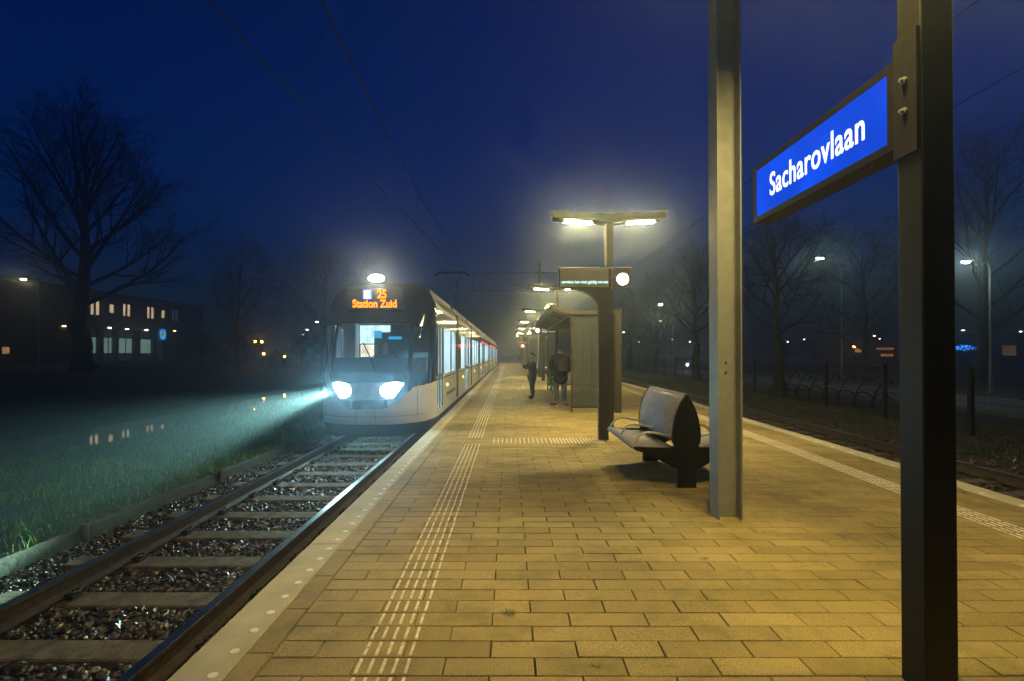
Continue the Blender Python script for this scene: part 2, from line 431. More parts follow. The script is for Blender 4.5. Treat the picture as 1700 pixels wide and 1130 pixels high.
rail(tr, lambda Y:-2.085, -5, 88, 1); rail(tr, lambda Y:-3.535, -5, 88, 1)
def sleeper_mb(xc, y, seed):
    q = MB(); rr = random.Random(seed)
    x0, x1 = xc-1.24, xc+1.22; dz = rr.uniform(-.006,.006); dy = rr.uniform(-.012,.012)
    pr = [(-.13,-.5),(.13,-.5),(.12,-.425),(.105,-.416),(-.105,-.416),(-.12,-.425)]
    for xx in (x0, xc-.5, xc+.5, x1):
        q.v += [(xx, y+a+dy, z+dz-(0.012 if abs(xx-xc)<.6 else 0)) for a,z in pr]
    k = 6
    for i in range(3):
        for j in range(k): q.f.append((i*k+j,(i+1)*k+j,(i+1)*k+(j+1)%k,i*k+(j+1)%k)); q.m.append(0)
    q.f.append(tuple(range(k))); q.m.append(0); q.f.append(tuple(3*k+j for j in reversed(range(k)))); q.m.append(0)
    for rx in (-.725,.725):
        for s in (-1,1):
            X = xc+rx+s*.105
            q.box(X-.03,X+.03,y+dy-.05,y+dy+.05,-.42,-.392,1)
            q.tube([(X-.035*s,y+dy-.05,-.385),(X+.02*s,y+dy-.055,-.365),(X+.03*s,y+dy,-.375),(X+.02*s,y+dy+.055,-.365),(X-.035*s,y+dy+.05,-.385)], .009, 5, 1)
            q.tube([(X,y+dy,-.39),(X,y+dy,-.355)], .014, 6, 1)
    return q
for k in range(19):
    Yk = 1.235+.69*k
    sleeper_mb(-2.81, Yk, k).build('sleeper', [M['sleeper'], M['rust']], tr)
tr2 = thing('tram_track', 'dark rusty tram track beyond the right edge of the platform', 'tram track', (6.6, 0, -.42))
rail(tr2, lambda Y:xr(Y)+.52, 0, 88, 40); rail(tr2, lambda Y:xr(Y)+1.96, 0, 88, 40)
for k in range(28):
    Yk = 3.5+.69*k
    sleeper_mb(xr(Yk)+1.24, Yk, 50+k).build('sleeper', [M['sleeper'], M['rust']], tr2)
# ballast stones
ico = [(0,0,-1),(.7236,-.5257,-.4472),(-.2764,-.8506,-.4472),(-.8944,0,-.4472),(-.2764,.8506,-.4472),(.7236,.5257,-.4472),(.2764,-.8506,.4472),(-.7236,-.5257,.4472),(-.7236,.5257,.4472),(.2764,.8506,.4472),(.8944,0,.4472),(0,0,1)]
icf = [(0,1,2),(1,0,5),(0,2,3),(0,3,4),(0,4,5),(1,5,10),(2,1,6),(3,2,7),(4,3,8),(5,4,9),(1,10,6),(2,6,7),(3,7,8),(4,8,9),(5,9,10),(6,10,11),(7,6,11),(8,7,11),(9,8,11),(10,9,11)]
def stones(name, n_, fx0, fx1, y0, y1, size, mt, ypow=1.6, zoff=0, skip=None):
    rg = np.random.default_rng(abs(hash(name)) % 1000 if False else len(name)+n_)
    Y = y0+(y1-y0)*rg.random(n_)**ypow
    X = np.array([fx0(y) for y in Y]); X1 = np.array([fx1(y) for y in Y]); X = X+(X1-X)*rg.random(n_)
    if skip is not None:
        keep = ~skip(X, Y); X = X[keep]; Y = Y[keep]
    m_ = len(X); s = size*(.55+.9*rg.random(m_)**1.5)
    base = np.array(ico)[None]*(1+rg.normal(0,.22,(m_,12,1)))
    base = base*np.stack([1+.4*rg.random(m_), .75+.3*rg.random(m_), .55+.35*rg.random(m_)],1)[:,None,:]
    th = rg.random(m_)*2*PI; ph = rg.normal(0,.5,m_)
    c, s_ = np.cos(ph), np.sin(ph)
    x,y,z = base[...,0], base[...,1]*c[:,None]-base[...,2]*s_[:,None], base[...,1]*s_[:,None]+base[...,2]*c[:,None]
    c, s_ = np.cos(th), np.sin(th)
    x, y = x*c[:,None]-y*s_[:,None], x*s_[:,None]+y*c[:,None]
    VV = np.stack([x,y,z],2)*s[:,None,None]
    VV[...,0] += X[:,None]; VV[...,1] += Y[:,None]; VV[...,2] += (-.47+zoff+rg.random(m_)*.03)[:,None]
    FF = (np.array(icf)[None]+12*np.arange(m_)[:,None,None]).reshape(-1,3)
    return fast_mesh(name, VV.reshape(-1,3), FF, mt)
def island_mat(name, stops, rough, spec=.5, bump=0):
    m = bpy.data.materials.new(name); m.use_nodes = True
    n = m.node_tree.nodes; l = m.node_tree.links; b = n['Principled BSDF']
    ge = n.new('ShaderNodeNewGeometry'); ra = n.new('ShaderNodeValToRGB'); e = ra.color_ramp.elements
    e[0].position = stops[0][0]; e[0].color = (*stops[0][1],1); e[1].position = stops[-1][0]; e[1].color = (*stops[-1][1],1)
    for p_, c_ in stops[1:-1]: x = e.new(p_); x.color = (*c_,1)
    l.new(ge.outputs['Random Per Island'], ra.inputs[0]); l.new(ra.outputs[0], b.inputs['Base Color'])
    mr = n.new('ShaderNodeMapRange'); mr.inputs[3].default_value = rough*.6; mr.inputs[4].default_value = min(1,rough*1.6)
    l.new(ge.outputs['Random Per Island'], mr.inputs[0]); l.new(mr.outputs[0], b.inputs['Roughness'])
    b.inputs['Specular IOR Level'].default_value = spec
    return m
stm = island_mat('wet_stone', [(0,(.014,.012,.010)),(.4,(.030,.025,.020)),(.7,(.055,.037,.025)),(.92,(.05,.047,.043)),(1,(.14,.13,.12))], .36, .6)
stm2 = island_mat('dull_stone', [(0,(.025,.018,.012)),(.5,(.055,.038,.022)),(1,(.10,.075,.045))], .6, .4)
def skip_sl(X, Y):
    return (np.abs((Y-1.235+.345) % .69 - .345) < .135) & (X > -4.02) & (X < -1.62)
o = stones('ballast_stones', 42000, lambda Y:-4.40, lambda Y:-1.60, 1.0, 13.5, .022, stm, 1.7, .0, skip_sl)
tag(o, 'loose wet ballast stones between the sleepers of the left tram track', 'ballast', kind='stuff')
o = stones('ballast_stones', 12000, lambda Y:xr(Y)+.05, lambda Y:xr(Y)+3.2, 4, 28, .030, stm2, 1.3, -.005)
tag(o, 'dull brown ballast stones along the right hand tram track', 'ballast', kind='stuff')
# timber edging of the verge
q = MB(); Y = -2; rr = random.Random(5)
while Y < 60:
    L = 2.4; dx = rr.uniform(-.015,.015)
    q.box(-4.485+dx,-4.445+dx,Y+.004,Y+L-.004,-.52,-.315+rr.uniform(-.01,.01))
    q.tube([(-4.40+dx,Y+.05,-.6),(-4.40+dx,Y+.05,-.27)], .035, 8)
    Y += L
tag(q.build('timber_edging', M['timber'], origin=(-4.46,0,-.5)), 'weathered wooden edging board between ballast and grass verge', 'edging')
# grass
def blades(name, n_, x0, x1, y0, y1, hmin, hmax, mt, ypow=1.5, wid=.006, patch=None):
    rg = np.random.default_rng(n_)
    X = x0+(x1-x0)*rg.random(n_); Y = y0+(y1-y0)*rg.random(n_)**ypow
    if patch is not None:
        k = patch(X, Y, rg); X = X[k]; Y = Y[k]
    m_ = len(X)
    Z = np.array([ground_z(a,b_) for a,b_ in zip(X,Y)])-.01
    cl = np.array([noise.noise(Vector((a*1.3,b_*1.3,0)))+.6*noise.noise(Vector((a*4,b_*4,3))) for a,b_ in zip(X,Y)])
    hn = (hmin+(hmax-hmin)*rg.random(m_)**2)*np.clip(.85+1.3*cl,.22,2.2); wd = wid*(1+Y/8)
    th = rg.random(m_)*2*PI; ln = hn*rg.random(m_)*.8; la = rg.random(m_)*2*PI
    c, s = np.cos(th)*wd, np.sin(th)*wd
    p = np.stack([X,Y,Z],1)
    a = p+np.stack([-c,-s,0*c],1); b_ = p+np.stack([c,s,0*c],1)
    md = p+np.stack([np.cos(la)*ln*.35, np.sin(la)*ln*.35, hn*.6],1)
    tip = p+np.stack([np.cos(la)*ln, np.sin(la)*ln, hn],1)
    VV = np.stack([a,b_,md+.6*(b_-p),md+.6*(a-p),tip],1).reshape(-1,3)
    i0 = 5*np.arange(m_)[:,None]
    FF = np.concatenate([i0+np.array([[0,1,2]]), i0+np.array([[0,2,3]]), i0+np.array([[3,2,4]])],0)
    return fast_mesh(name, VV, FF, mt)
grm = island_mat('grass_blade', [(0,(.016,.08,.003)),(.5,(.035,.15,.006)),(.85,(.09,.20,.010)),(1,(.20,.17,.05))], .6, .3)
o = blades('grass', 70000, -10.6, -4.47, 1.0, 26, .03, .15, grm, 1.5, .005)
tag(o, 'rough green grass on the verge between track and canal', 'grass', kind='stuff')
grm2 = island_mat('dim_grass_blade', [(0,(.03,.045,.010)),(.6,(.06,.075,.018)),(1,(.14,.11,.05))], .7, .3)
o = blades('grass', 30000, 8.2, 12.5, 4.5, 34, .03, .12, grm2, 1.2, .006, lambda X,Y,rg: rg.random(len(X)) < np.clip((X-8.0)/2.0,.1,1))
tag(o, 'short dark grass along the foot of the mesh fence', 'grass', kind='stuff')
rg = np.random.default_rng(9); n_ = 5200
Yl = 4.5+22*rg.random(n_)**1.2; Xl = np.array([xr(y) for y in Yl])+2.2+3.2*rg.random(n_)
Zl = np.array([ground_z(a,b_) if a>9.3 else -.44 for a,b_ in zip(Xl,Yl)])+.02+.03*rg.random(n_)
VV = []; 
sz = .02+.02*rg.random(n_); th = rg.random(n_)*2*PI; tl = rg.normal(0,.5,(n_,4))
for j,(a,b_) in enumerate(((1,0),(0,.6),(-1,0),(0,-.6))):
    VV.append(np.stack([Xl+sz*(a*np.cos(th)-b_*np.sin(th)), Yl+sz*(a*np.sin(th)+b_*np.cos(th)), Zl+sz*tl[:,j]*.6],1))
VV = np.stack(VV,1).reshape(-1,3)
lfm = island_mat('fallen_leaf', [(0,(.05,.03,.012)),(.6,(.13,.08,.03)),(.93,(.22,.14,.06)),(1,(.45,.38,.25))], .6, .4)
o = fast_mesh('leaf_litter', VV, np.arange(4*n_).reshape(-1,4), lfm)
tag(o, 'brown fallen leaves strewn between the right track and the fence', 'leaves', kind='stuff')

# ================================================================ TREES
def tree_mesh(name, mt, seed, height, trunk_r, fork, spread=.75, nl=(10,6,6,5), lenf=.62, up=.25, lean=0, parent=None, gnarl=.12, twig=.006):
    rr = random.Random(seed); tk = MB(); cr = MB()
    def rv(): return Vector((rr.gauss(0,1),rr.gauss(0,1),rr.gauss(0,1)))
    def branch(mb, p, d, L, r, lev, sides):
        ns = 5 if lev <= 1 else (4 if lev==2 else 3)
        pts=[p]; rad=[r]; dd=d.copy()
        for i in range(ns):
            dd = (dd+rv()*gnarl+Vector((0,0,up*(.35 if lev<2 else .18)))).normalized()
            pts.append(pts[-1]+dd*(L/ns)); rad.append(max(twig*.6, r*(1-(i+1)/ns*.78)))
        mb.tube(pts, rad, sides, cap=False)
        if lev >= len(nl): return
        k = nl[lev]
        for j in range(k):
            t = (.25+.75*(j+rr.random())/k) if lev>0 else 0
            f = t*ns; i = min(int(f), ns-1); q_ = pts[i].lerp(pts[i+1], f-i); rd = rad[i]+(rad[i+1]-rad[i])*(f-i)
            dl = (pts[i+1]-pts[i]).normalized(); side = rv(); side = (side-dl*side.dot(dl)).normalized()
            nd = (dl*(.75)+side*(spread+rr.uniform(-.15,.2))).normalized()
            branch(cr, q_, nd, L*lenf*rr.uniform(.7,1.1)*(1.15-.5*t), max(twig, rd*.62), lev+1, 4 if lev<1 else 3)
    p = Vector((0,0,-.1)); d = Vector((lean,0,1)).normalized()
    pts=[p]; rad=[trunk_r*1.45]
    for i in range(1,9):
        pts.append(p+d*(fork+.1)*i/8+Vector((rr.gauss(0,.02*trunk_r*8),rr.gauss(0,.02*trunk_r*8),0))); rad.append(trunk_r*(1.12 if i==1 else 1-.03*i))
    top = pts[-1]
    # leader continues
    Lc = (height-fork)
    q_ = top; lp=[top]; lr=[trunk_r*.72]
    for i in range(6):
        q_ = q_+Vector((rr.gauss(0,.06)+lean*.3,rr.gauss(0,.06),1)).normalized()*Lc*.85/6; lp.append(q_); lr.append(trunk_r*.7*(1-(i+1)/6.6))
    tk.tube(pts, rad, 10, cap=False); tk.tube([pts[-1]+(lp[1]-lp[0])*-.05]+lp, [trunk_r*.76]+lr, 8, cap=False)
    for j in range(nl[0]):
        t = (j+.3*rr.random())/nl[0]
        f = t*.85*6; i = min(int(f),5); s = lp[i].lerp(lp[i+1], f-i)
        a = j*2.4+rr.uniform(-.3,.3); el = .42+.85*t
        nd = Vector((math.cos(a)*math.cos(el), math.sin(a)*math.cos(el), math.sin(el)))
        branch(cr, s, nd, Lc*(.72-.35*t)*rr.uniform(.85,1.1), trunk_r*.30*(1-.4*t), 1, 6)
    a = tk.build('trunk', mt, parent, smooth=True); b_ = cr.build('crown', mt, parent, smooth=True)
    a.location = (0,0,0); b_.location=(0,0,0)
    return a, b_
def tree(name, label, loc, group, **kw):
    t = thing(name, label, 'tree', (0,0,0), group)
    tree_mesh(name, kw.pop('mt', M['bark']), parent=t, **kw)
    t.location = loc; return t
tree('bare_tree', 'huge bare tree with leaning trunk in front of the lit low building', (-29.5,35,.45), 'bare trees left of the canal',
     seed=12, height=17.6, trunk_r=.62, fork=4.3, nl=(20,9,8,7), spread=.58, lean=-.14, lenf=.52, gnarl=.07, twig=.010)
t1 = tree('bare_tree', 'dim bare tree rising behind the orange lights', (-33.5,62,.4), 'bare trees left of the canal',
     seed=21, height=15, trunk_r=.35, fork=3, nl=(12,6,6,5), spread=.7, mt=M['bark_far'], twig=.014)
dup(t1, (-23.5,64,.4), 'faint bare tree whose crown shows beside the left edge of the tram roof', 2.1)
dup(t1, (-42.5,78,.6), 'faint bare tree beyond the far end of the lit building', 4.1, .85)
av = tree('avenue_tree', 'largest roadside bare tree, between the steel mast and the black sign post', (14.0,26,-.4), 'bare trees along the road',
     seed=31, height=9.0, trunk_r=.30, fork=2.75, nl=(16,8,7,6), spread=.75, lenf=.62, up=.3, twig=.0055)
dup(av, (13.6,36.5,-.4), 'roadside bare tree just left of the steel mast', 1.3, 1.02)
dup(av, (14.0,48,-.4), 'smaller roadside bare tree, second one left of the steel mast', 2.7, .97)
dup(av, (14.3,60,-.4), 'small hazy roadside bare tree nearest the ticket shelter', 4.0, .95)
dup(av, (14.4,73,-.4), 'faintest roadside bare tree, deep in the haze beside the shelter', 5.2, .95)
bt = tree('bare_tree', 'tall faint tree at the right edge behind the lone street lamp', (32.0,34,-.4), 'large bare trees across the road',
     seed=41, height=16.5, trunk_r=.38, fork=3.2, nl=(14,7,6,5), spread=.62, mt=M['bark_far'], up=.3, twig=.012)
dup(bt, (25.5,36,-.4), 'faint broad tree just left of the black sign post', 2.0, .66)
# shrubs at the end of the canal
sh = thing('shrub', 'bushy bare shrub left of the orange lights at the canal end', 'shrub', (0,0,0), 'bare shrubs at the canal end')
a_, b_ = tree_mesh('shrub', M['bark'], 51, 3.6, .07, .25, .8, (16,7,6,3), .6, .25, 0, sh, .14, .009)
sh.location = (-23.2,43,ground_z(-23.2,43)-.05)
lab = ['dark shrub farthest left, below the faint trees','low shrub under the orange lights','rounded shrub right of the orange lights','shrub between the orange lights and the tram','shrub whose twigs touch the left edge of the tram windscreen']
for k,(X,Yq,s) in enumerate(((-27,44,.95),(-20.2,43.5,.6),(-18.3,44.5,1.0),(-16.3,43.5,.95),(-14.5,46,.9))):
    dup(sh, (X,Yq,ground_z(X,Yq)-.05), lab[k], k*1.7+1, s)

# ================================================================ OFFICE BUILDING ACROSS THE CANAL
XB = -45.0; GZ = .72
def yb(x): return F*(-XB)/(VX-x)
bd = thing('office_building', 'long two storey dark brick building with lit windows across the canal', 'building', (XB, 60, GZ))
q = MB()
YA, YB = 30, 74
# ground storey: piers and recessed bays; upper storey solid with window openings
zt = 8.15; zf = 4.6
wins = [(150,167,498,523),(181.5,191,504.5,520),(204,218,504,525.5),(244,257,509,529),(268,275,514.5,528),(285,296,514,533)]
edges = []
for a,b_,c,d in wins:
    ya, yb2 = yb(a), yb(b_); ym=(ya+yb2)/2
    edges.append((ya,yb2, H+(VY-d)/F*ym, H+(VY-c)/F*ym))
cur = YA
for (ya,yb2,z0,z1) in edges:
    q.box(XB-.35,XB,cur,ya,zf,zt); q.box(XB-.35,XB,ya,yb2,zf,z0); q.box(XB-.35,XB,ya,yb2,z1,zt); cur = yb2
q.box(XB-.35,XB,cur,YB,zf,zt)
q.box(XB-12,XB-.35,YA,YB,zt-.3,zt-.003)          # slab
q.box(XB-12,XB-.35,YA,YA+.3,GZ-.2,zt-.3); q.box(XB-12,XB-.35,YB-.3,YB,GZ-.2,zt-.3); q.box(XB-12.3,XB-12,YA,YB,GZ-.2,zt)
q.build('upper_wall', M['brick_dark'], bd)
q = MB(); q.box(XB-.4,XB+.12,YA-.1,YB+.1,zt,zt+.28); q.box(XB-12.4,XB-.4,YA-.1,YB+.1,zt,zt+.22); q.build('roof', M['dark_steel'], bd)
q = MB(); q.box(XB-.30,XB-.02,YA,YB,zf-.35,zf-.004); q.build('fascia', M['dark_steel'], bd)
bays = [(150,166),(173,192),(198,225),(234,256),(261,276)]
wwm = emit('curtained_window_lit', (1.0,.72,.42), .75, .25, 2.5)
wdim = emit('dim_window', (.6,.7,.9), .05, .3, 3)
for i,(ya,yb2,z0,z1) in enumerate(edges):
    f = MB(); f.box(XB-.16,XB-.08,ya,yb2,z0,z0+.06); f.box(XB-.16,XB-.08,ya,yb2,z1-.06,z1); f.box(XB-.16,XB-.08,ya,ya+.06,z0+.06,z1-.06); f.box(XB-.16,XB-.08,yb2-.06,yb2,z0+.06,z1-.06)
    if yb2-ya > 1.25: ym=(ya+yb2)/2; f.box(XB-.17,XB-.07,ym-.1,ym+.1,z0+.06,z1-.06)
    w_ = f.build('window', M['dark_steel'], bd)
    p_ = MB(); p_.box(XB-.24,XB-.20,ya,yb2,z0,z1); p_.build('curtain', wdim if i==5 else wwm, w_)
# piers
pier = [YA,37,40.5,44,yb(60),yb(100),yb(120),yb(146)]
cur = YA; q = MB()
lit = [(yb(a),yb(b_)) for a,b_ in bays]
for ya,yb2 in lit: 
    q.box(XB-.4,XB-.05,cur,ya,GZ-.3,zf-.35); cur = yb2
q.box(XB-.4,XB-.05,cur,YB,GZ-.3,zf-.35)
q.build('ground_floor_pier', M['brick_dark'], bd)
scm = emit('sconce_lit', (1.0,.93,.55), 16)
scm2 = emit('sconce_warm', (1.0,.62,.25), 10)
shopm = emit('lit_blind', (.42,.68,.60), .36, .15, 1.2)
zg0 = H-(586-VY)/F*60; zg1 = H-(562-VY)/F*60
for k,(ya,yb2) in enumerate(lit):
    rb = MB(); rb.box(XB-.62,XB-.52,ya-.3,yb2+.3,GZ-.2,zf); rb.box(XB-.52,XB-.402,ya-.35,ya-.02,GZ-.2,zf-.36); rb.box(XB-.52,XB-.402,yb2+.02,yb2+.35,GZ-.2,zf-.36)
    if k < 4:
        rb.build('bay', M['plaster'], bd)
        f = MB(); f.box(XB-.515,XB-.44,ya,yb2,zg1,zg1+.14); f.box(XB-.515,XB-.44,ya,yb2,zg0-.1,zg0)
        for t in ((.12,.7) if k==1 else (.62,) if k==2 else (.2,) if k==3 else (.5,)): f.box(XB-.515,XB-.44,ya+(yb2-ya)*t-.04,ya+(yb2-ya)*t+.04,zg0,zg1)
        w_ = f.build('shop_window', M['dark_steel'], bd)
        p_ = MB(); p_.box(XB-.505,XB-.48,ya,yb2,zg0,zg1); p_.build('blind', shopm, w_)
    else: rb.build('bay', M['plaster'], bd)
for i,(x,y) in enumerate(((105,541),(181,544),(210,546),(242,547.5),(289,549))):
    Yk = yb(x); zk = H+(VY-y)/F*Yk
    q = MB(); q.box(XB-.05,XB+.16,Yk-.2,Yk+.2,zk+.05,zk+.12,0); q.box(XB,XB+.14,Yk-.15,Yk+.15,zk-.06,zk+.05,1)
    q.build('wall_lamp', [M['dark_steel'], scm2 if i in (0,4) else scm], bd)
# small lit window far left, round blue sign
q = MB(); y0_,y1_ = yb(4),yb(15); q.box(XB-.02,XB+.03,y0_,y1_,H+(VY-587)/F*45,H+(VY-576)/F*45); w_ = q.build('window', emit('warm_low_window', (1.0,.6,.2), .35, .4, 3), bd)
q = MB()
Yk = yb(268); zk = H+(VY-555)/F*Yk
q.tube([(XB+.05,Yk-.9,zk),(XB+.05,Yk-.9,zk)], .01, 4) if False else None
q.box(XB+.02,XB+.16,Yk-.62,Yk+.62,zk-.74,zk+.74); sgn = q.build('logo_sign', emit('logo_blue_lit', (.0,.16,.55), .35), bd)
def ring(mb, cx, cy, cz, ro, ri, rz, x0, x1, n=28, a0=0, a1=2*PI):
    k = n if abs(a1-a0-2*PI)<1e-6 else n+1
    vs=[]; 
    for i in range(k):
        a = a0+(a1-a0)*i/n
        for rr_,xx in ((ro,x0),(ro,x1),(ri,x1),(ri,x0)): vs.append((xx, cy+rr_*math.cos(a), cz+rr_*rz*math.sin(a)))
    fs=[]
    for i in range(n):
        j=(i+1)%k
        for m_ in range(4): fs.append((4*i+m_, 4*j+m_, 4*j+(m_+1)%4, 4*i+(m_+1)%4))
    mb.add(vs, fs)
q = MB(); ring(q, 0, Yk, zk, .60, .44, 1.15, XB+.163, XB+.20); q.build('ring', emit('logo_cyan_lit', (.02,.42,1.0), 1.1), sgn)
q = MB(); ring(q, 0, Yk, zk-.1, .30, .15, 1.3, XB+.163, XB+.20, 16, PI, 2*PI); q.box(XB+.163,XB+.2,Yk-.3,Yk-.15,zk-.1,zk+.5); q.box(XB+.163,XB+.2,Yk+.15,Yk+.3,zk-.1,zk+.5)
q.build('emblem', emit('logo_white_lit', (.75,.85,.75), .6), sgn)

# ================================================================ PLATFORM LAMPS
def make_lamp(loc, label, grp):
    t = thing('platform_lamp', label, 'lamp', loc, grp)
    X, Y, _ = loc
    q = MB(); q.box(X-.0725,X+.0725,Y-.07,Y+.07,0,4.17)
    q.build('pole', M['brown_steel'], t, bevel=.008)
    q = MB()
    prof = [(-1.20,4.40),(-1.16,4.26),(-.30,4.205),(-.16,4.17),(.16,4.17),(.30,4.205),(1.10,4.25),(1.18,4.40),(.45,4.365),(0,4.33),(-.5,4.365)]
    q.prism([(X+a,z) for a,z in prof], 'y', Y-.17, Y+.17)
    q.build('lamp_head', M['canopy'], t)
    for s in (-1,1):
        q = MB(); x0, x1 = sorted((X+s*.36, X+s*.92)); za, zb = (4.196,4.24)
        xa, xb_ = x0, x1
        zl = lambda xx: 4.193+abs(xx-X-0)*.045
        q.add([(xa,Y-.065,zl(xa)),(xb_,Y-.065,zl(xb_)),(xb_,Y+.065,zl(xb_)),(xa,Y+.065,zl(xa)),
               (xa,Y-.065,zl(xa)-.03),(xb_,Y-.065,zl(xb_)-.03),(xb_,Y+.065,zl(xb_)-.03),(xa,Y+.065,zl(xa)-.03)],
              [(0,1,5,4),(1,2,6,5),(2,3,7,6),(3,0,4,7)], 1)
        q.f.append((4,7,6,5)); q.m.append(0)
        q.build('light_panel', [M['lamp'], M['lamp_side']], t)
    q = MB(); q.tube([(X-.10,Y-.05,2.9),(X-.10,Y-.05,4.15)], .012, 6); q.build('conduit', M['brown_steel'], t)
    return t
LG = 'double headed lamps down the middle of the platform'
lamp0 = make_lamp((2.06,10.3,0), 'double headed platform lamp right behind the departure display', LG)
nl_ = dup(lamp0, (1.885,2.27,0), 'near black post at the right that carries the blue station sign')
for c_ in list(nl_.children):
    if c_.name.startswith('conduit'): bpy.data.objects.remove(c_); continue
    c_.data = c_.data.copy(); c_.data.materials[0] = M['lamp_near'] if c_.name.startswith('light_panel') else M['post_black']
for k,(Yk, lb) in enumerate(((21,'double headed lamp whose post rises behind the first shelter and holds the camera dome'),(32.2,'third double headed lamp down the platform, beyond the first shelter'),
        (43,'fourth double headed lamp down the platform, small and hazy'),(54,'fifth double headed lamp down the platform, in the haze'),(65,'sixth double headed lamp down the platform, tiny in the haze'),(76,'farthest double headed lamp at the hazy end of the platform'))):
    dup(lamp0, (2.0,Yk,0), lb)

# ================================================================ STATION SIGN
def text_obj(name, body, mt, parent, org, ux, uz, width, height=None, bold=0.0, depth=.004, spacing=1.0):
    cu = bpy.data.curves.new('t','FONT'); cu.body = body; cu.size = 1; cu.extrude = .01; cu.offset = bold; cu.space_character = spacing
    ob = bpy.data.objects.new('t', cu); COL.objects.link(ob)
    dg = bpy.context.evaluated_depsgraph_get(); me = bpy.data.meshes.new_from_object(ob.evaluated_get(dg))
    bpy.data.objects.remove(ob); 
    co = np.zeros(len(me.vertices)*3); me.vertices.foreach_get('co', co); co = co.reshape(-1,3)
    mn, mx = co.min(0), co.max(0)
    W = mx[0]-mn[0]; sx = width/W
    sy = (height/(mx[1]-mn[1])) if height else sx
    ux = Vector(ux); uz = Vector(uz); nn = ux.cross(uz)
    org = Vector(org); pl = parent_loc(parent)
    out = []
    for c in co:
        p = org + ux*((c[0]-mn[0])*sx) + uz*((c[1]-mn[1])*sy) + nn*((c[2]-mn[2])/(mx[2]-mn[2])*depth) - pl
        out += [p.x,p.y,p.z]
    me.vertices.foreach_set('co', out); me.update(); me.materials.clear(); me.materials.append(mt); me.name = name
    o = bpy.data.objects.new(name, me); COL.objects.link(o); o.parent = parent
    return o
SF = M['post_black']
ss = thing('station_sign', 'glowing blue hanging station name sign reading Sacharovlaan', 'sign', (1.87, 3.0, 2.66))
q = MB()
q.box(1.80,1.94,2.345,3.70,2.83,2.87); q.box(1.80,1.94,2.345,3.70,2.455,2.495)
q.box(1.80,1.94,2.345,2.385,2.495,2.83); q.box(1.80,1.94,3.66,3.70,2.495,2.83)
q.build('sign_frame', SF, ss)
q = MB(); q.box(1.808,1.932,2.385,3.66,2.495,2.83); q.build('light_box', M['sign_blue'], ss)
text_obj('lettering', 'Sacharovlaan', M['sign_white'], ss, (1.8075,3.47,2.588), (0,-1,0), (0,0,1), .925, .160, .010, .003, 1.06)
text_obj('lettering', 'Sacharovlaan', M['sign_white'], ss, (1.9325,2.57,2.588), (0,1,0), (0,0,1), .925, .160, .010, .003, 1.06)
q = MB(); q.box(1.795,1.81,2.205,2.34,2.40,2.95); q.build('mounting_plate', M['dark_steel'], ss)
for z in (2.60,2.74):
    q = MB(); q.tube([(1.795,2.27,z),(1.785,2.27,z)], .016, 10); q.tube([(1.787,2.27,z),(1.77,2.27,z)], .009, 6); q.build('bolt', M['galv'], ss)
q = MB()
for Yk in (2.42,2.55,3.05,3.2,3.5,3.62): q.sphere((1.87+.03*math.sin(Yk*9),Yk,2.4545), .004, 6)
q.build('screw', M['galv'], ss)

# ================================================================ OVERHEAD MASTS AND WIRES
def make_mast(loc, label):
    X, Y, _ = loc
    t = thing('catenary_mast', label, 'mast', loc, 'steel overhead line masts on the platform')
    q = MB(); w2=.11; d=.10; tf=.013
    # one closed H outline
    pr = [(-w2,-d),(-w2+tf,-d),(-w2+tf,-.006),(w2-tf,-.006),(w2-tf,-d),(w2,-d),(w2,d),(w2-tf,d),(w2-tf,.006),(-w2+tf,.006),(-w2+tf,d),(-w2,d)]
    q.prism([(X+a,Y+b_) for a,b_ in pr], 'z', 0, 7.6); q.build('h_beam', M['galv'], t)
    q = MB()
    for s in (-1,1):
        xe = -2.75-X if s < 0 else xr(Y)+1.24-X
        zc = 5.45
        q.tube([(X+s*.11,Y,6.85),(X+xe*1.0,Y,6.72)], .022, 6); q.tube([(X+s*.11,Y,5.55),(X+xe*.97,Y,5.62)], .018, 6)
        q.tube([(X+s*.11,Y,5.6),(X+xe*.85,Y,6.7)], .018, 6); q.tube([(X+xe*.92,Y,6.73),(X+xe*.92,Y,5.6)], .012, 6)
        q.sphere((X+s*.2,Y,6.85), .05, 8, sx=2); q.sphere((X+s*.2,Y,5.56), .05, 8, sx=2)
    q.build('bracket_arm', M['dark_steel'], t)
    q = MB()
    for z in (1.33,1.42): q.tube([(X+.0,Y-.0065,z),(X,Y-.02,z)], .008, 8)
    q.build('bolt', M['dark_steel'], t)
    return t
m0 = make_mast((2.0,4.65,0), 'large grey H section steel mast standing right of the bench')
dup(m0, (2.0,33.0,0), 'thin hazy steel mast far down the platform behind the shelter')
dup(m0, (2.0,61.0,0), 'farthest steel mast, barely visible in the haze')
def wire(name, label, pts, r):
    q = MB(); q.tube(pts, r, 5); o = q.build(name, M['wire'], origin=pts[0]); tag(o, label, 'wire', 'overhead wires'); return o
cp = [(-3.6,-3,5.5),(-3.41,5.7,5.5),(-3.27,8.4,5.49),(-3.04,13,5.5),(-2.63,20,5.5),(-2.75,24.6,5.5),(-3.0,33,5.5),(-2.7,61,5.5),(-2.8,120,5.5)]
mp = [(-2.6,-3,6.7),(-2.69,7.25,6.58),(-2.76,10.5,6.52),(-2.82,16.2,6.5),(-2.6,25,6.6),(-2.75,33,6.72),(-2.75,47,6.45),(-2.75,61,6.72),(-2.8,120,6.6)]
wire('contact_wire', 'lower overhead wire running above the left track and tram', cp, .012)
wire('messenger_wire', 'upper thicker overhead wire above the left track and tram', mp, .015)
def lerp_pts(pts, Y):
    ys_ = [p[1] for p in pts]; return Vector([float(np.interp(Y, ys_, [p[k] for p in pts])) for k in range(3)])
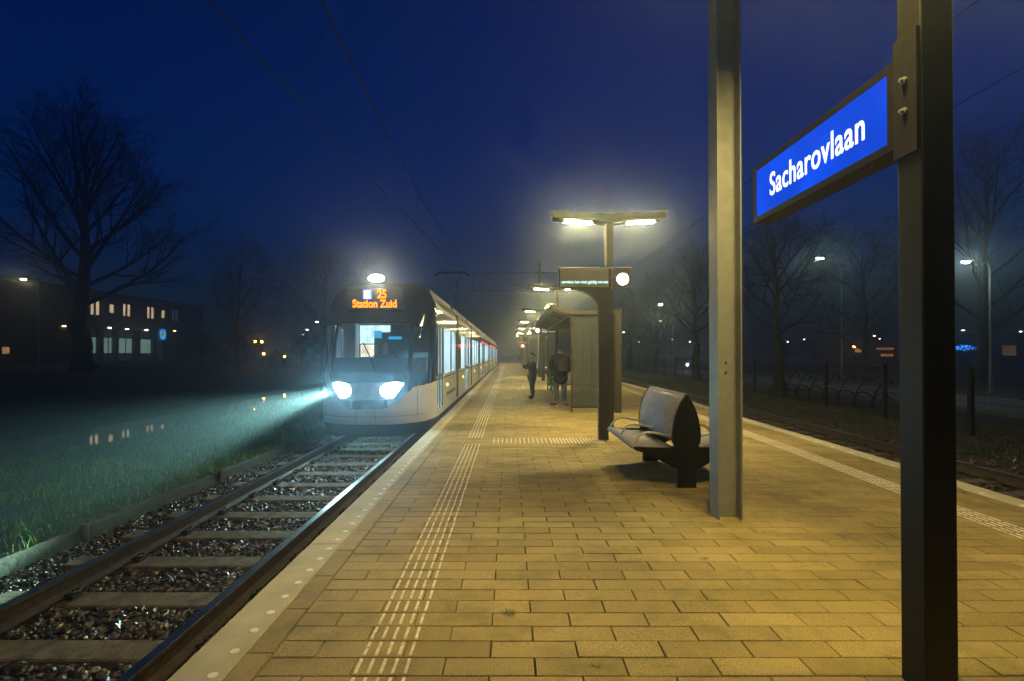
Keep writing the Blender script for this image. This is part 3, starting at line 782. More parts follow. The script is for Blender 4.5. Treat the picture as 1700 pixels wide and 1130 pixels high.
for Yk in (7.6,11.4,15.5,20,25,29.5,38,44):
    wire('dropper_wire', 'thin dropper joining the two overhead wires over the left track, '+{7.6:'nearest the camera',11.4:'second nearest',15.5:'above the tram front section',20:'above the tram roof',25:'at the pantograph',29.5:'just past the pantograph',38:'far down the tram',44:'farthest and faintest'}[Yk], [lerp_pts(mp,Yk), lerp_pts(cp,Yk)], .004)
cr_ = [(xr(Y)+1.35,Y,5.25) for Y in (1,12,25,40,70,110)]; mr_ = [(xr(Y)+1.15,Y,z) for Y,z in ((1,6.45),(12,6.42),(20,6.4),(33,6.7),(60,6.6),(110,6.6))]
wire('contact_wire', 'lower overhead wire right of the black sign post', cr_, .008)
wire('messenger_wire', 'upper overhead wire passing behind the blue sign', mr_, .011)

# ================================================================ DEPARTURE DISPLAY
dd = thing('departure_display', 'departure board with scrolling white text and lit clock on a brown column', 'display board', (1.66, 8.75, 0), 'departure boards on the platform')
X0, X1, YD = .86, 1.74, 8.75
q = MB()
arc = [(1.57-.52*(1-math.cos(a)), 2.28+.36*math.sin(a)*1.0) for a in np.linspace(0,PI/2,9)]
poly = [(1.57,0),(1.735,0),(1.735,3.02),(1.60,3.02),(1.60,2.64)]+[(x,z) for x,z in reversed(arc)]
q.prism(poly, 'y', YD+.02, YD+.16); q.build('column', M['brown_steel'], dd)
q = MB(); q.box(X0,X1,YD-.07,YD+.08,2.63,2.995); q.build('display_case', M['brown_steel'], dd, bevel=.01)
scrm = mat('display_screen', (.40,.35,.22), .35, 0, .08, 3)
q = MB(); q.box(X0+.02,X1-.02,YD-.078,YD-.0705,2.65,2.975); scr = q.build('screen', scrm, dd)
text_obj('lettering', 'eerslaan kan met geldig vervoe', M['led_teal'], scr, (X0+.05,YD-.079,2.70), (1,0,0), (0,0,1), .80, .066, .0, .002)
q = MB(); q.box(1.80,2.12,YD-.07,YD+.08,2.62,3.0); q.box(1.735,1.80,YD-.02,YD+.04,2.75,2.8)
ck = q.build('clock_case', mat('clock_case_red_brown', (.10,.035,.03), .4, 0, .15, 6), dd, bevel=.01)
def disc_y(cx, cy, cz, r, th=.01, n=32, m=0, mb=None):
    q = mb or MB(); q.tube([(cx,cy,cz),(cx,cy-th,cz)], r, n, m); return q
disc_y(1.965,YD-.071,2.79,.102).build('clock_face', M['clock'], ck)
q = MB(); q.tube([(1.965,YD-.0825,2.79),(1.965,YD-.085,2.79)], .008, 12); q.box(1.962,1.968,YD-.085,YD-.083,2.79,2.86); q.box(1.93,1.965,YD-.085,YD-.083,2.787,2.793); q.build('clock_hands', mat('hand_grey', (.5,.5,.5), .5), ck)
d2 = dup(dd, (1.9,28,0), 'second departure board seen small under the shelter roof with bright clock', 0, (-1,1,1))

# ================================================================ BENCH
def og(z):
    return float(np.interp(z, [.50,.56,.66,.78,.88,.96,1.01,1.04], [.150,.156,.153,.132,.10,.062,.028,.004]))
bn = thing('platform_bench', 'double sided grey metal bench with black pointed ends beside the steel mast', 'bench', (1.99,6.38,0), 'double sided benches on the platform')
bx, by = 1.99, 6.38; HY = .72
for s in (-1,1):
    q = MB()
    L = [(-.105,0),(-.105,.20),(-.16,.225),(-.27,.29),(-.40,.365),(-.57,.418),(-.595,.44),(-.585,.458),(-.40,.452),(-.15,.452),(-.13,.47)]
    zs = [.50,.56,.66,.78,.88,.96,1.01]
    left = L+[(-og(z),z) for z in zs]; poly = left+[(0,1.045)]+[(-a,z) for a,z in reversed(left)]
    # split the outline in convex-ish strips: build as polygon rows
    n2 = len(left)
    ya, yb_ = by+s*HY-.025, by+s*HY+.025
    q.prism([(bx+a,z) for a,z in poly], 'y', ya, yb_)
    q.build('end_frame', M['bench_black'], bn)
zs = list(np.linspace(.52,1.02,12))
for s in (-1,1):
    q = MB()
    pr = [(s*(og(z)-.004),z) for z in zs]
    vs=[]
    for a,z in pr:
        vs += [(bx+a,by-HY+.03,z),(bx+a,by+HY-.03,z)]
    k = len(pr)
    fs = [(2*i,2*i+2,2*i+3,2*i+1) for i in range(k-1)]
    q.add(vs, fs); o = q.build('backrest', M['seatgrey'], bn, smooth=True)
    so = o.modifiers.new('thickness','SOLIDIFY'); so.thickness=.012; so.offset = 0
    q = MB(); pr = [(s*.125,.425),(s*.25,.415),(s*.38,.425),(s*.50,.452),(s*.57,.468),(s*.592,.455),(s*.594,.43)]
    vs=[]
    for a,z in pr: vs += [(bx+a,by-HY+.028,z),(bx+a,by+HY-.028,z)]
    q.add(vs, [(2*i,2*i+2,2*i+3,2*i+1) for i in range(len(pr)-1)]); o = q.build('seat', M['seatgrey'], bn, smooth=True)
    so = o.modifiers.new('thickness','SOLIDIFY'); so.thickness=.014; so.offset = -1
    for yy in (-.66,0.0,.66):
        q = MB(); pts = [(.585,.462),(.56,.505),(.52,.56),(.475,.595),(.42,.607),(.34,.602),(.24,.583),(.14,.562)]
        q.tube([(bx+s*a,by+yy,z) for a,z in pts], .014, 8); q.build('armrest', M['armrest'], bn, smooth=True)
q = MB(); q.tube([(bx,by-HY+.03,1.03),(bx,by+HY-.03,1.03)], .018, 8); q.build('top_rail', M['seatgrey'], bn, smooth=True)
dup(bn, (2.05,33.6,0), 'small distant bench beside the boy, beyond the shelter')

# ================================================================ SHELTER
SY0, SY1 = 12.9, 20.9
st = thing('platform_shelter', 'nearest glass shelter with frosted end panel and slatted overhanging roof', 'shelter', (2.2, 17, 0), 'glass shelters on the platform')
def glass_panel(nm, ax, fixed, a0, a1, z0, z1, gm, fw=.045, mid=None):
    q = MB(); t_=.025
    def bx_(u0,u1,za,zb,th=t_):
        if ax=='x': q.box(u0,u1,fixed-th,fixed+th,za,zb)
        else: q.box(fixed-th,fixed+th,u0,u1,za,zb)
    bx_(a0,a0+fw,0.0,z1); bx_(a1-fw,a1,0.0,z1); bx_(a0+fw,a1-fw,z0,z0+fw); bx_(a0+fw,a1-fw,z1-fw,z1)
    fr = q.build(nm, M['brown_steel'], st)
    g_ = MB()
    if ax=='x': g_.box(a0+fw,a1-fw,fixed-.006,fixed+.006,z0+fw,z1-fw)
    else: g_.box(fixed-.006,fixed+.006,a0+fw,a1-fw,z0+fw,z1-fw)
    g_.build('pane', gm, fr); return fr
glass_panel('end_panel','x',SY0,1.585,2.70,.11,2.50,M['milk'])
glass_panel('end_panel','x',SY1,1.585,2.70,.20,2.50,M['glass'])
for k in range(4):
    y0_ = SY0+.06+k*(SY1-SY0-.12)/4; glass_panel('back_panel','y',2.76,y0_,y0_+(SY1-SY0-.12)/4,.2,2.50,M['glass'])
q = MB(); q.box(2.705,2.86,SY0-.12,SY0+.03,0,2.56); q.build('corner_column', M['brown_steel'], st)
q = MB(); q.box(1.60,2.70,SY0-.02,SY0+.02,0,.10); q.build('base_rail', mat('base_rail_beige', (.25,.22,.14), .7), st)
for z in (.45,2.25):
    q = MB(); q.tube([(1.61,SY0-.04,z),(1.68,SY0-.04,z)], .014, 8); q.build('clamp', M['dark_steel'], st)
q = MB()                                            # roof: sloping glass on beams
def rz(x): return 2.50+(1.60-x)*.30 if x < 1.6 else 2.50+(x-1.6)*.02
fr = MB()
for (xa,xb_) in ((1.13,1.60),(1.60,2.86)):
    for yy in (SY0-.12, SY1+.05):
        fr.add([(xa,yy,rz(xa)),(xb_,yy,rz(xb_)),(xb_,yy+.07,rz(xb_)),(xa,yy+.07,rz(xa)),(xa,yy,rz(xa)+.10),(xb_,yy,rz(xb_)+.10),(xb_,yy+.07,rz(xb_)+.10),(xa,yy+.07,rz(xa)+.10)],
               [(0,3,2,1),(4,5,6,7),(0,1,5,4),(1,2,6,5),(2,3,7,6),(3,0,4,7)])
fr.box(1.09,1.15,SY0-.12,SY1+.12,rz(1.13)-.01,rz(1.13)+.12); fr.box(1.57,1.63,SY0,SY1,2.505,2.57); fr.box(2.80,2.87,SY0-.12,SY1+.12,2.53,2.64)
for k in range(1,9):
    yy = SY0+(SY1-SY0)*k/9
    for (xa,xb_) in ((1.15,1.57),(1.63,2.80)):
        fr.add([(xa,yy-.03,rz(xa)-.03),(xb_,yy-.03,rz(xb_)-.03),(xb_,yy+.03,rz(xb_)-.03),(xa,yy+.03,rz(xa)-.03),(xa,yy-.03,rz(xa)+.05),(xb_,yy-.03,rz(xb_)+.05),(xb_,yy+.03,rz(xb_)+.05),(xa,yy+.03,rz(xa)+.05)],
               [(0,3,2,1),(4,5,6,7),(0,1,5,4),(1,2,6,5),(2,3,7,6),(3,0,4,7)])
fr.build('roof_frame', M['brown_steel'], st)
q = MB(); q.add([(1.15,SY0-.05,rz(1.15)+.062),(1.6,SY0-.05,rz(1.6)+.062),(2.8,SY0-.05,rz(2.8)+.062),(1.15,SY1+.05,rz(1.15)+.062),(1.6,SY1+.05,rz(1.6)+.062),(2.8,SY1+.05,rz(2.8)+.062)], [(0,1,4,3),(1,2,5,4)])
o = q.build('roof_glass', M['roofglass'], st); so = o.modifiers.new('t','SOLIDIFY'); so.thickness=.012
q = MB()
for k in range(3): q.box(1.58,1.63,SY0+2+2*k-.025,SY0+2+2*k+.025,0,2.5)
q.build('front_post', M['brown_steel'], st) if False else None
q = MB(); q.box(2.35,2.70,15.0,19.0,.44,.48); q.box(2.5,2.56,15.4,15.46,0,.44); q.box(2.5,2.56,18.5,18.56,0,.44); q.build('shelter_bench', M['seatgrey'], st)
dup(st, (2.15,40.5,0), 'second glass shelter far down the platform, small in the haze')
dup(st, (2.15,62,0), 'farthest glass shelter near the hazy platform end')

# CCTV dome on the second lamp post
cc = thing('camera_dome', 'white surveillance dome on a bracket above the shelter roof', 'camera', (1.75,20.9,3.4))
q = MB(); q.box(1.90,1.965,20.86,20.95,3.32,3.62); q.tube([(1.92,20.9,3.55),(1.62,20.9,3.55),(1.60,20.9,3.50)], .028, 8); q.build('bracket', M['white_plastic'], cc)
q = MB(); q.tube([(1.60,20.9,3.50),(1.60,20.9,3.40),(1.60,20.9,3.30)], [.05,.13,.14], 14); q.build('housing', M['white_plastic'], cc, smooth=True)
q = MB(); q.sphere((1.60,20.9,3.28), .125, 14, sz=1.0); q.build('dome', mat('dome_tinted', (.25,.25,.24), .15, 0), cc, smooth=True)

# red signal and little white light at the end of the platform
sg = thing('signal', 'red light signal on a thin post at the hazy end of the platform', 'signal', (1.38,50,0))
q = MB(); q.tube([(1.38,50,0),(1.38,50,2.1)], .05, 8); q.build('post', M['dark_steel'], sg)
q = MB(); q.box(1.24,1.52,50.0,50.16,1.95,2.55); q.build('signal_head', M['dark_steel'], sg)
q = MB(); q.tube([(1.38,49.99,2.28),(1.38,49.93,2.28)], .11, 14); q.build('red_lens', emit('signal_red', (1.0,.06,.03), 90), sg)

# ================================================================ TRAM
def tram_body(t, YF, YE, gaps, front=True, detail=True):
    """parts of a tram whose side walls run from YF to YE; xc is the track centre"""
    xc = -2.81; hw = 1.18; XRt = xc+hw; XL = xc-hw
    zb, zs, zr = .10, 2.50, 3.09
    wz0, wz1 = 1.0, 2.14
    wall = MB(); glassm = MB(); roof = MB(); dark = MB()
    segs = [YF]+gaps+[YE]
    doors = MB()
    for i in range(len(segs)-1):
        a, b_ = segs[i]+(.28 if i else 0), segs[i+1]-.28
        if i < len(segs)-2 or True:
            # articulation bellows
            if i < len(segs)-2: dark.box(XL-.003,XRt+.003,b_,b_+.56,zb+.05,2.70); dark.box(XL+.25,XRt-.25,b_,b_+.56,2.70,3.0)
        L = b_-a
        if i == 0: op = [(a+.10,a+1.05,'d'),(a+1.25,a+2.75,'w'),(a+2.95,b_-.12,'w')]
        elif i % 2: op = [(a+.9,a+.9+(L-1.8)*.45,'w'),(a+.9+(L-1.8)*.5,a+.9+(L-1.8)*.5+1.3,'d'),(b_-1.0,b_-.25,'w')]
        else: op = [(a+.25,a+L*.33,'w'),(a+L*.36,a+L*.64,'w'),(a+L*.67,b_-.25,'w')]
        for X, s in ((XRt,1),(XL,-1)):
            xi = X-s*.04; x0,x1 = min(X,xi),max(X,xi)
            cur = a
            for (u,v,k_) in op:
                z0 = wz0 if k_=='w' else .22
                wall.box(x0,x1,cur,u,zb,wz0,0); wall.box(x0,x1,cur,u,wz0,zs,1)
                wall.box(x0,x1,u,v,zb,z0,0); wall.box(x0,x1,u,v,wz1,zs,1)
                cur = v
                gx = X-s*.015
                gm_ = MB(); gm_.box(min(gx,gx-s*.006),max(gx,gx-s*.006),u,v,z0,wz1); gm_.build('door_glass' if k_=='d' else 'side_window', M['tramglass'], t)
                if k_=='d':
                    m_=(u+v)/2
                    for (p0,p1) in ((u,u+.07),(v-.07,v),(m_-.05,m_+.05)): wall.box(min(X+s*.004,X-s*.03),max(X+s*.004,X-s*.03),p0,p1,z0,wz1,1)
                    wall.box(min(X+s*.003,X-s*.03),max(X+s*.003,X-s*.03),u+.07,v-.07,.95,1.02,1)
            wall.box(x0,x1,cur,b_,zb,wz0,0); wall.box(x0,x1,cur,b_,wz0,zs,1)
        # window band trim
        wall.box(XRt+.001,XRt+.008,a,b_,wz0-.10,wz0-.07,1)
        # roof shoulder and fairing
        prof = [(-hw,zs),(-hw+.02,2.62),(-1.06,2.80),(-1.0,2.86),(-.97,3.0),(-.86,zr),(.86,zr),(.97,3.0),(1.0,2.86),(1.06,2.80),(hw-.02,2.62),(hw,zs)]
        ya = a if (i or not front) else a+.35
        roof.prism([(xc+p,z) for p,z in prof], 'y', ya, b_)
    o = wall.build('body', [M['tram_white'], M['tram_black']], t)
    roof.build('roof', M['tram_grey'], t)
    dark.box(XL+.12,XRt-.12,YF+.5,YE-.5,-.10,.02); 
    for i in range(len(segs)-1):
        m_ = (segs[i]+segs[i+1])/2
        dark.box(XL+.2,XRt-.2,m_-1.0,m_+1.0,-.2,-.10)
    dark.build('underframe', M['tram_dark'], t)
    for i in range(0,len(segs)-1,2):
        m_ = (segs[i]+segs[i+1])/2
        for dy in (-.7,.7):
            for X in (-3.535,-2.085): q = MB(); q.tube([(X-.06,m_+dy,.05),(X+.06,m_+dy,.05)], .30, 20); q.build('wheel', M['tram_dark'], t)
    # interior
    q = MB(); q.box(XL+.05,XRt-.05,YF+.45,YE-.1,.03,.09); q.box(XL+.05,XRt-.05,YF+.45,YE-.1,2.36,2.42)
    q.box(XL+.06,XL+.10,YF+.5,YE-.1,.09,1.0); q.box(XL+.06,XL+.10,YF+.5,YE-.1,2.10,2.36)
    for Yq in range(int(YF)+3, int(YE)-1, 3): q.box(XL+.06,XL+.10,Yq-1.0,Yq+1.0,1.0,2.10)  # white panels added behind the far windows so the saloon looks bright
    q.box(XL+.08,XRt-.08,YE-.2,YE-.1,.09,2.36)
    q.build('interior', M['inner'], t)
    q = MB(); q.box(xc-.55,xc-.35,YF+.9,YE-.3,2.25,2.275); q.box(xc+.35,xc+.55,YF+.9,YE-.3,2.25,2.275); q.build('ceiling_light', TL_, t)
    q = MB(); Yq = YF+2.2
    while Yq < YE-1:
        q.box(XL+.15,XL+1.0,Yq,Yq+.42,.45,.53); q.box(XL+.15,XL+1.0,Yq+.42,Yq+.48,.45,1.02); 
        pass
        Yq += 1.7
    q.build('seats', mat('seat_fabric_grey', (.32,.37,.40), .8), t)
    q = MB(); Yq = YF+1.6
    while Yq < min(YE, YF+18): q.tube([(XRt-.35,Yq,.09),(XRt-.35,Yq,2.34)], .018, 6); Yq += 2.1
    q.build('grab_pole', mat('grab_yellow', (.8,.5,.03), .4), t)
    q = MB()
    for Yq in [s_+1.9 for s_ in segs[:-1]]: q.box(XRt+.001,XRt+.012,Yq,Yq+.10,.66,.72)
    q.build('side_marker', emit('amber_marker', (1.0,.42,.04), 12), t)
    return xc, hw
TL_ = emit('tram_ceiling_light', (.75,.93,1.0), 80)
tm_ = thing('tram', 'white tram with black nose and headlights on arriving at the platform, showing 25 Station Zuid', 'tram', (-2.81,11.3,-.26), 'coupled trams')
YS = 11.35
xc, hw = tram_body(tm_, YS, 40.4, [15.9,21.8,27.3,33.9])
# front shell
def nose(z): return float(np.interp(z, [-.1,.1,.35,.75,.95,1.3,1.7,2.1,2.5,2.8,2.95,3.06], [10.02,9.92,9.86,9.84,9.88,10.02,10.20,10.42,10.68,10.90,11.04,11.22]))
def halfw(z): return hw if z < 2.3 else max(.05, hw-.50*(1-math.sqrt(max(0,1-((z-2.3)/.80)**2))))
def fpt(s, z, off=0.0):
    n_ = 2.5; w_ = halfw(z); Yn = nose(z)
    sx = math.copysign(min(1,abs(s)),s)
    X = xc+w_*sx
    Yp = YS-(YS-Yn)*(max(0,1-abs(sx)**n_))**(1/n_)
    return (X, Yp-off, z)
def ang(u):                                        # denser samples at the corners
    return math.sin(u*PI/2)*(1) if True else u
def cls(s, z):
    a = abs(s)
    U = float(np.interp(a, [0,.3,.49,.63,.74,.95,1.0], [.385,.42,.51,.66,.83,.87,.89]))
    if z < U: return 'white'
    if .60 < z < .935:
        if a < .66 and z > .60+max(0,(a-.42))*1.65:
            return 'head' if (abs((a-.455)/.205)**2.4+abs((z-.775)/.150)**2.4 < 1) else 'band'
    if 1.12 < z < 2.13 and a < .645 : return 'screen'
    if 1.12 < z < 2.10 and .70 < a < .925: return 'side'
    return 'black'
NU, NZ = 190, 150
us = [ang(-1+2*i/NU) for i in range(NU+1)]
zz = [.10+(3.06-.10)*j/NZ for j in range(NZ+1)]
parts = {k: MB() for k in ('white','black','screen','side','side2','headL','headR','band')}
idx = {k: {} for k in parts}
def vid(k, i, j):
    d_ = idx[k]
    if (i,j) not in d_:
        d_[(i,j)] = len(parts[k].v)
        parts[k].v.append(fpt(us[i], zz[j]))
    return d_[(i,j)]
for i in range(NU):
    for j in range(NZ):
        s = (us[i]+us[i+1])/2; z = (zz[j]+zz[j+1])/2; k = cls(s, z)
        if k == 'head': k = 'headL' if s < 0 else 'headR'
        if k == 'side' and s < 0: k = 'side2'
        parts[k].f.append((vid(k,i,j),vid(k,i+1,j),vid(k,i+1,j+1),vid(k,i,j+1))); parts[k].m.append(0)
# top cap
capv = [fpt(u, 3.06) for u in us]; o_ = len(parts['black'].v)
parts['black'].v += capv + [(p[0], YS+.5, 3.10) for p in capv]
for i in range(NU): parts['black'].f.append((o_+i,o_+i+1,o_+NU+1+i+1,o_+NU+1+i)); parts['black'].m.append(0)
parts['white'].build('nose_panel', M['tram_white'], tm_, smooth=True)
parts['black'].build('front_mask', M['tram_black'], tm_, smooth=True)
parts['band'].build('light_bar', mat('light_bar_silver', (.5,.55,.56), .3, .2), tm_, smooth=True)
ws = parts['screen'].build('windscreen', M['windscreen'], tm_, smooth=True)
parts['side'].build('cab_side_window', M['windscreen'], tm_, smooth=True); parts['side2'].build('cab_side_window', M['windscreen'], tm_, smooth=True)
hlm = emit('headlight_lit', (.45,.85,1.0), 150)
for k in ('headL','headR'): parts[k].build('headlight', hlm, tm_, smooth=True)
q = MB(); vs = [fpt(u,.10) for u in us]; o_ = 0
q.v = vs+[(p[0]*.985+xc*.015, p[1]+.12, -.14) for p in vs]
for i in range(NU): q.f.append((i,NU+1+i,NU+2+i,i+1)); q.m.append(0)
q.build('lower_skirt', M['tram_dark'], tm_)
# shoulder fill between nose and roof
q = MB(); prof = [(-hw,2.5),(-hw+.03,2.66),(-1.0,2.9),(-.8,3.02),(.8,3.02),(1.0,2.9),(hw-.03,2.66),(hw,2.5)]
q.v = [fpt(max(-1,min(1,p/halfw(min(z,3.05)))), min(z,3.05)) for p,z in prof]
q.v = [(xc+p, YS-.02, z) for p,z in prof]+[(xc+p*1.0, YS+.4, z+(.05 if abs(p)<.9 else .01)) for p,z in prof]
for i in range(7): q.f.append((i,i+1,9+i,8+i)); q.m.append(0)
q.build('roof_fairing', M['tram_grey'], tm_)
# destination display
fy = nose(2.62)-.012
dsp = MB(); 
def P2(x, y):                                       # pixel -> point on a plane just before the nose
    Yp = nose(2.55)-.03; return Vector(((x-VX)/F*Yp, Yp, H-(y-VY)/F*Yp))
tilt = math.atan2(nose(2.9)-nose(2.4), .5)
def disp_pt(x, y):
    p = P(x, y, 10.6)
    for _ in range(6): p = P(x, y, nose(min(p.z,3.0))-.03)
    return p
a_ = disp_pt(575,514); b_ = disp_pt(668,514); c_ = disp_pt(668,479); d_ = disp_pt(575,479)
up = (d_-a_).normalized()
q = MB(); bk = Vector((0,.02,0)); q.add([a_,b_,c_,d_,a_+bk,b_+bk,c_+bk,d_+bk], [(0,1,2,3),(7,6,5,4),(0,4,5,1),(1,5,6,2),(2,6,7,3),(3,7,4,0)])
dsp = q.build('destination_display', mat('display_black', (.01,.009,.008), .9, spec=.1), tm_)
def txt(body, x0, x1, y0, y1, m, bold):
    p0 = disp_pt(x0,y1); p1 = disp_pt(x1,y1); p2 = disp_pt(x0,y0)
    f = Vector((0,-.004,0))
    return text_obj('lettering', body, m, dsp, p0+f, (p1-p0).normalized(), (p2-p0).normalized(), (p1-p0).length, (p2-p0).length, bold, .003)
txt('Station Zuid', 585, 659, 497, 510.5, M['led_orange'], .03)
txt('25', 626, 641.5, 481, 495, M['led_orange'], .035)
q = MB(); fo = Vector((0,-.004,0)); q.add([disp_pt(602.5,496)+fo,disp_pt(616.5,496)+fo,disp_pt(616.5,481)+fo,disp_pt(602.5,481)+fo], [(0,1,2,3)]); o = q.build('line_symbol', M['led_blue'], dsp); so=o.modifiers.new('t','SOLIDIFY'); so.thickness=.003
q = MB(); 
for xx in (606,609.5,613):
    q.add([disp_pt(xx-1,494.5)+fo*2,disp_pt(xx+.6,494.5)+fo*2,disp_pt(xx+.6,482.5)+fo*2,disp_pt(xx-1,482.5)+fo*2], [(0,1,2,3)])
o = q.build('symbol_stripes', emit('symbol_white', (.75,.8,1.0), 3.5), dsp); so=o.modifiers.new('t','SOLIDIFY'); so.thickness=.002
# roof headlamp
q = MB(); q.sphere((-2.90,10.98,3.15), .13, 16, sx=1.35, sy=.5, sz=.62); q.build('roof_headlamp', emit('roof_headlamp_lit', (1.0,.84,.58), 260), tm_, smooth=True)
q = MB()
for sgn in (-1,1):
    q.tube([fpt(sgn*.80,z,.001) for z in np.linspace(.12,.80,12)], .005, 4)
q.tube([fpt(u,.26,.001) for u in np.linspace(-.97,.97,40)], .004, 4)
q.tube([fpt(u,2.20,.001) for u in np.linspace(-.66,.66,24)], .006, 4)
q.build('panel_seam', M['tram_dark'], tm_)
q = MB()
for a_0 in (-.16,.16): q.tube([fpt(a_0,z,.001) for z in np.linspace(.14,.36,5)], .004, 4)
q.tube([fpt(u,.36,.001) for u in np.linspace(-.16,.16,8)], .004, 4)
q.build('coupler_cover', M['tram_dark'], tm_)
# wiper, mirror, marker strip
q = MB(); q.tube([fpt(.15,1.13,.02),fpt(.02,1.45,.03),fpt(-.12,1.72,.03)], .012, 5); q.build('wiper', M['tram_black'], tm_)
q = MB(); q.tube([fpt(.70,2.28,.02),fpt(.74,2.22,.07)], .015, 6); p_ = fpt(.74,2.17,.09); q.sphere(p_, .10, 10, sx=.35, sy=.45, sz=1.2); q.build('mirror', M['tram_black'], tm_, smooth=True)
# cab interior
q = MB(); q.box(xc-1.0,xc+1.0,YS+.55,YS+.60,.09,2.36); q.build('cab_partition', mat('cab_partition_grey', (.10,.12,.13), .6), tm_)
def wx(x, Y): return (x-VX)/F*Y
Yp = YS+.54
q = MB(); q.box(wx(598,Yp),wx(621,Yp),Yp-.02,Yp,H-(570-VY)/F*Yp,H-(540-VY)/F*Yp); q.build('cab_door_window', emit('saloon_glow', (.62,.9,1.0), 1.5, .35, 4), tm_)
q = MB(); q.box(wx(599,Yp),wx(621,Yp),Yp-.02,Yp,H-(592-VY)/F*Yp,H-(572-VY)/F*Yp); q.build('cab_door_panel', emit('saloon_glow_warm', (1.0,.85,.6), 1.5, .45, 6), tm_)  # saloon light on the door panel, put in as emission
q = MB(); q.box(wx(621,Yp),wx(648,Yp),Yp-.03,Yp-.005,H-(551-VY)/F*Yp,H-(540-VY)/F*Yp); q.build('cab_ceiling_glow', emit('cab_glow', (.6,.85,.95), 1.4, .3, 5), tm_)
q = MB(); q.box(wx(622,Yp),wx(634,Yp),Yp-.05,Yp-.025,H-(561-VY)/F*Yp,H-(549-VY)/F*Yp); q.box(wx(646,Yp),wx(667,Yp),Yp-.05,Yp-.025,H-(563-VY)/F*Yp,H-(558.5-VY)/F*Yp); q.build('cab_screen', emit('cab_screen_blue', (.03,.45,.85), .9), tm_)
q = MB(); q.box(xc-1.0,xc-.72,YS+.2,YS+.5,.6,2.3); q.build('cab_cabinet', M['inner'], tm_)
q = MB()
q.v=[]
zt_=1.42
for u in np.linspace(-.9,.9,20): q.v.append(fpt(u,1.12,-.05))
k=len(q.v); q.v += [(p[0],p[1]+.35 if abs(p[0]-xc)<.9 else p[1]+.1,zt_) for p in q.v[:k]]; q.v += [(p[0],YS+.2,zt_-.02) for p in q.v[:k]]
for r_ in range(2):
    for i in range(k-1): q.f.append((r_*k+i,r_*k+i+1,(r_+1)*k+i+1,(r_+1)*k+i)); q.m.append(0)
q.build('dashboard', mat('dashboard_black', (.02,.022,.024), .6), tm_)
q = MB(); q.box(xc-1.13,xc+1.13,YS-.05,YS+.5,2.20,2.28); q.build('cab_ceiling', mat('cab_ceiling_dark', (.05,.055,.06), .7), tm_)
# pantograph
pg = MB(); px, py = -2.75, 24.4
pg.tube([(px-.35,py,3.35),(px+.35,py,3.35)], .04, 6); pg.tube([(px,py-.2,3.32),(px,py+1.1,4.35)], [.05,.04], 8)
pg.tube([(px,py+1.1,4.35),(px-.35,py,5.40)], .025, 6); pg.tube([(px,py+1.1,4.35),(px+.35,py,5.40)], .025, 6)
pg.tube([(px-.2,py+.5,4.85),(px+.2,py+.5,4.85)], .018, 6)
for yy in (-.15,.15): pg.tube([(px-.85,py+yy,5.28),(px-.62,py+yy,5.44),(px+.62,py+yy,5.44),(px+.85,py+yy,5.28)], .028, 6)
pg.build('pantograph', M['dark_steel'], tm_)
# text on the side
text_obj('lettering', 'tram 25 - Zuid', mat('grey_lettering', (.16,.16,.16), .5), tm_, (xc+hw+.0015,14.0,.52), (0,1,0), (0,0,1), 1.5, .12, .01, .002) if False else None
q = MB(); q.box(xc+hw+.001,xc+hw+.006,13.2,15.2,.40,.50); q.build('side_stripe', mat('side_stripe_grey', (.15,.15,.15), .5), tm_)
tb = thing('tram', 'second coupled tram fading into the haze behind the first one', 'tram', (-2.81,41,-.26), 'coupled trams')
tram_body(tb, 41.0, 69.5, [45.5,51.4,57,63.5], front=False, detail=False)
q = MB(); q.box(-3.9,-1.7,40.45,40.95,.1,.5); q.tube([(-2.81,40.3,.1),(-2.81,41.2,.1)], .08, 8); q.build('coupler', M['tram_dark'], tb)
q = MB(); q.box(-1.629,-1.615,30.0,38.0,2.19,2.215); q.build('line_light', emit('red_line_light', (1.0,.05,.06), 5), tm_)
q = MB(); q.box(-1.629,-1.615,43.0,60.0,2.19,2.23); q.build('line_light', emit('red_line_light2', (1.0,.05,.06), 6), tb)

# headlight beams (real lamps belonging to the tram)
def spot(name, loc, target, energy, size, blend, col, rad=.05):
    d = bpy.data.lights.new(name, 'SPOT'); d.energy = energy; d.spot_size = math.radians(size); d.spot_blend = blend; d.color = col; d.shadow_soft_size = rad
    o = bpy.data.objects.new(name, d); COL.objects.link(o); o.location = loc
    o.rotation_euler = (Vector(target)-Vector(loc)).to_track_quat('-Z','Y').to_euler(); return o
HC = (.55,1.0,.80)
lz = .77
spot('headlight_beam', fpt(-.55,lz,.06), (-4.85,0,0), 85000, 17, 1.0, HC, .07)
spot('headlight_beam', fpt(.45,lz,.06), (-2.2,2.0,-.35), 420, 26, 1.0, HC, .07)
spot('headlight_beam', fpt(-.5,lz,.05), (-5.5,3,-.4), 120, 95, 1.0, HC, .07)

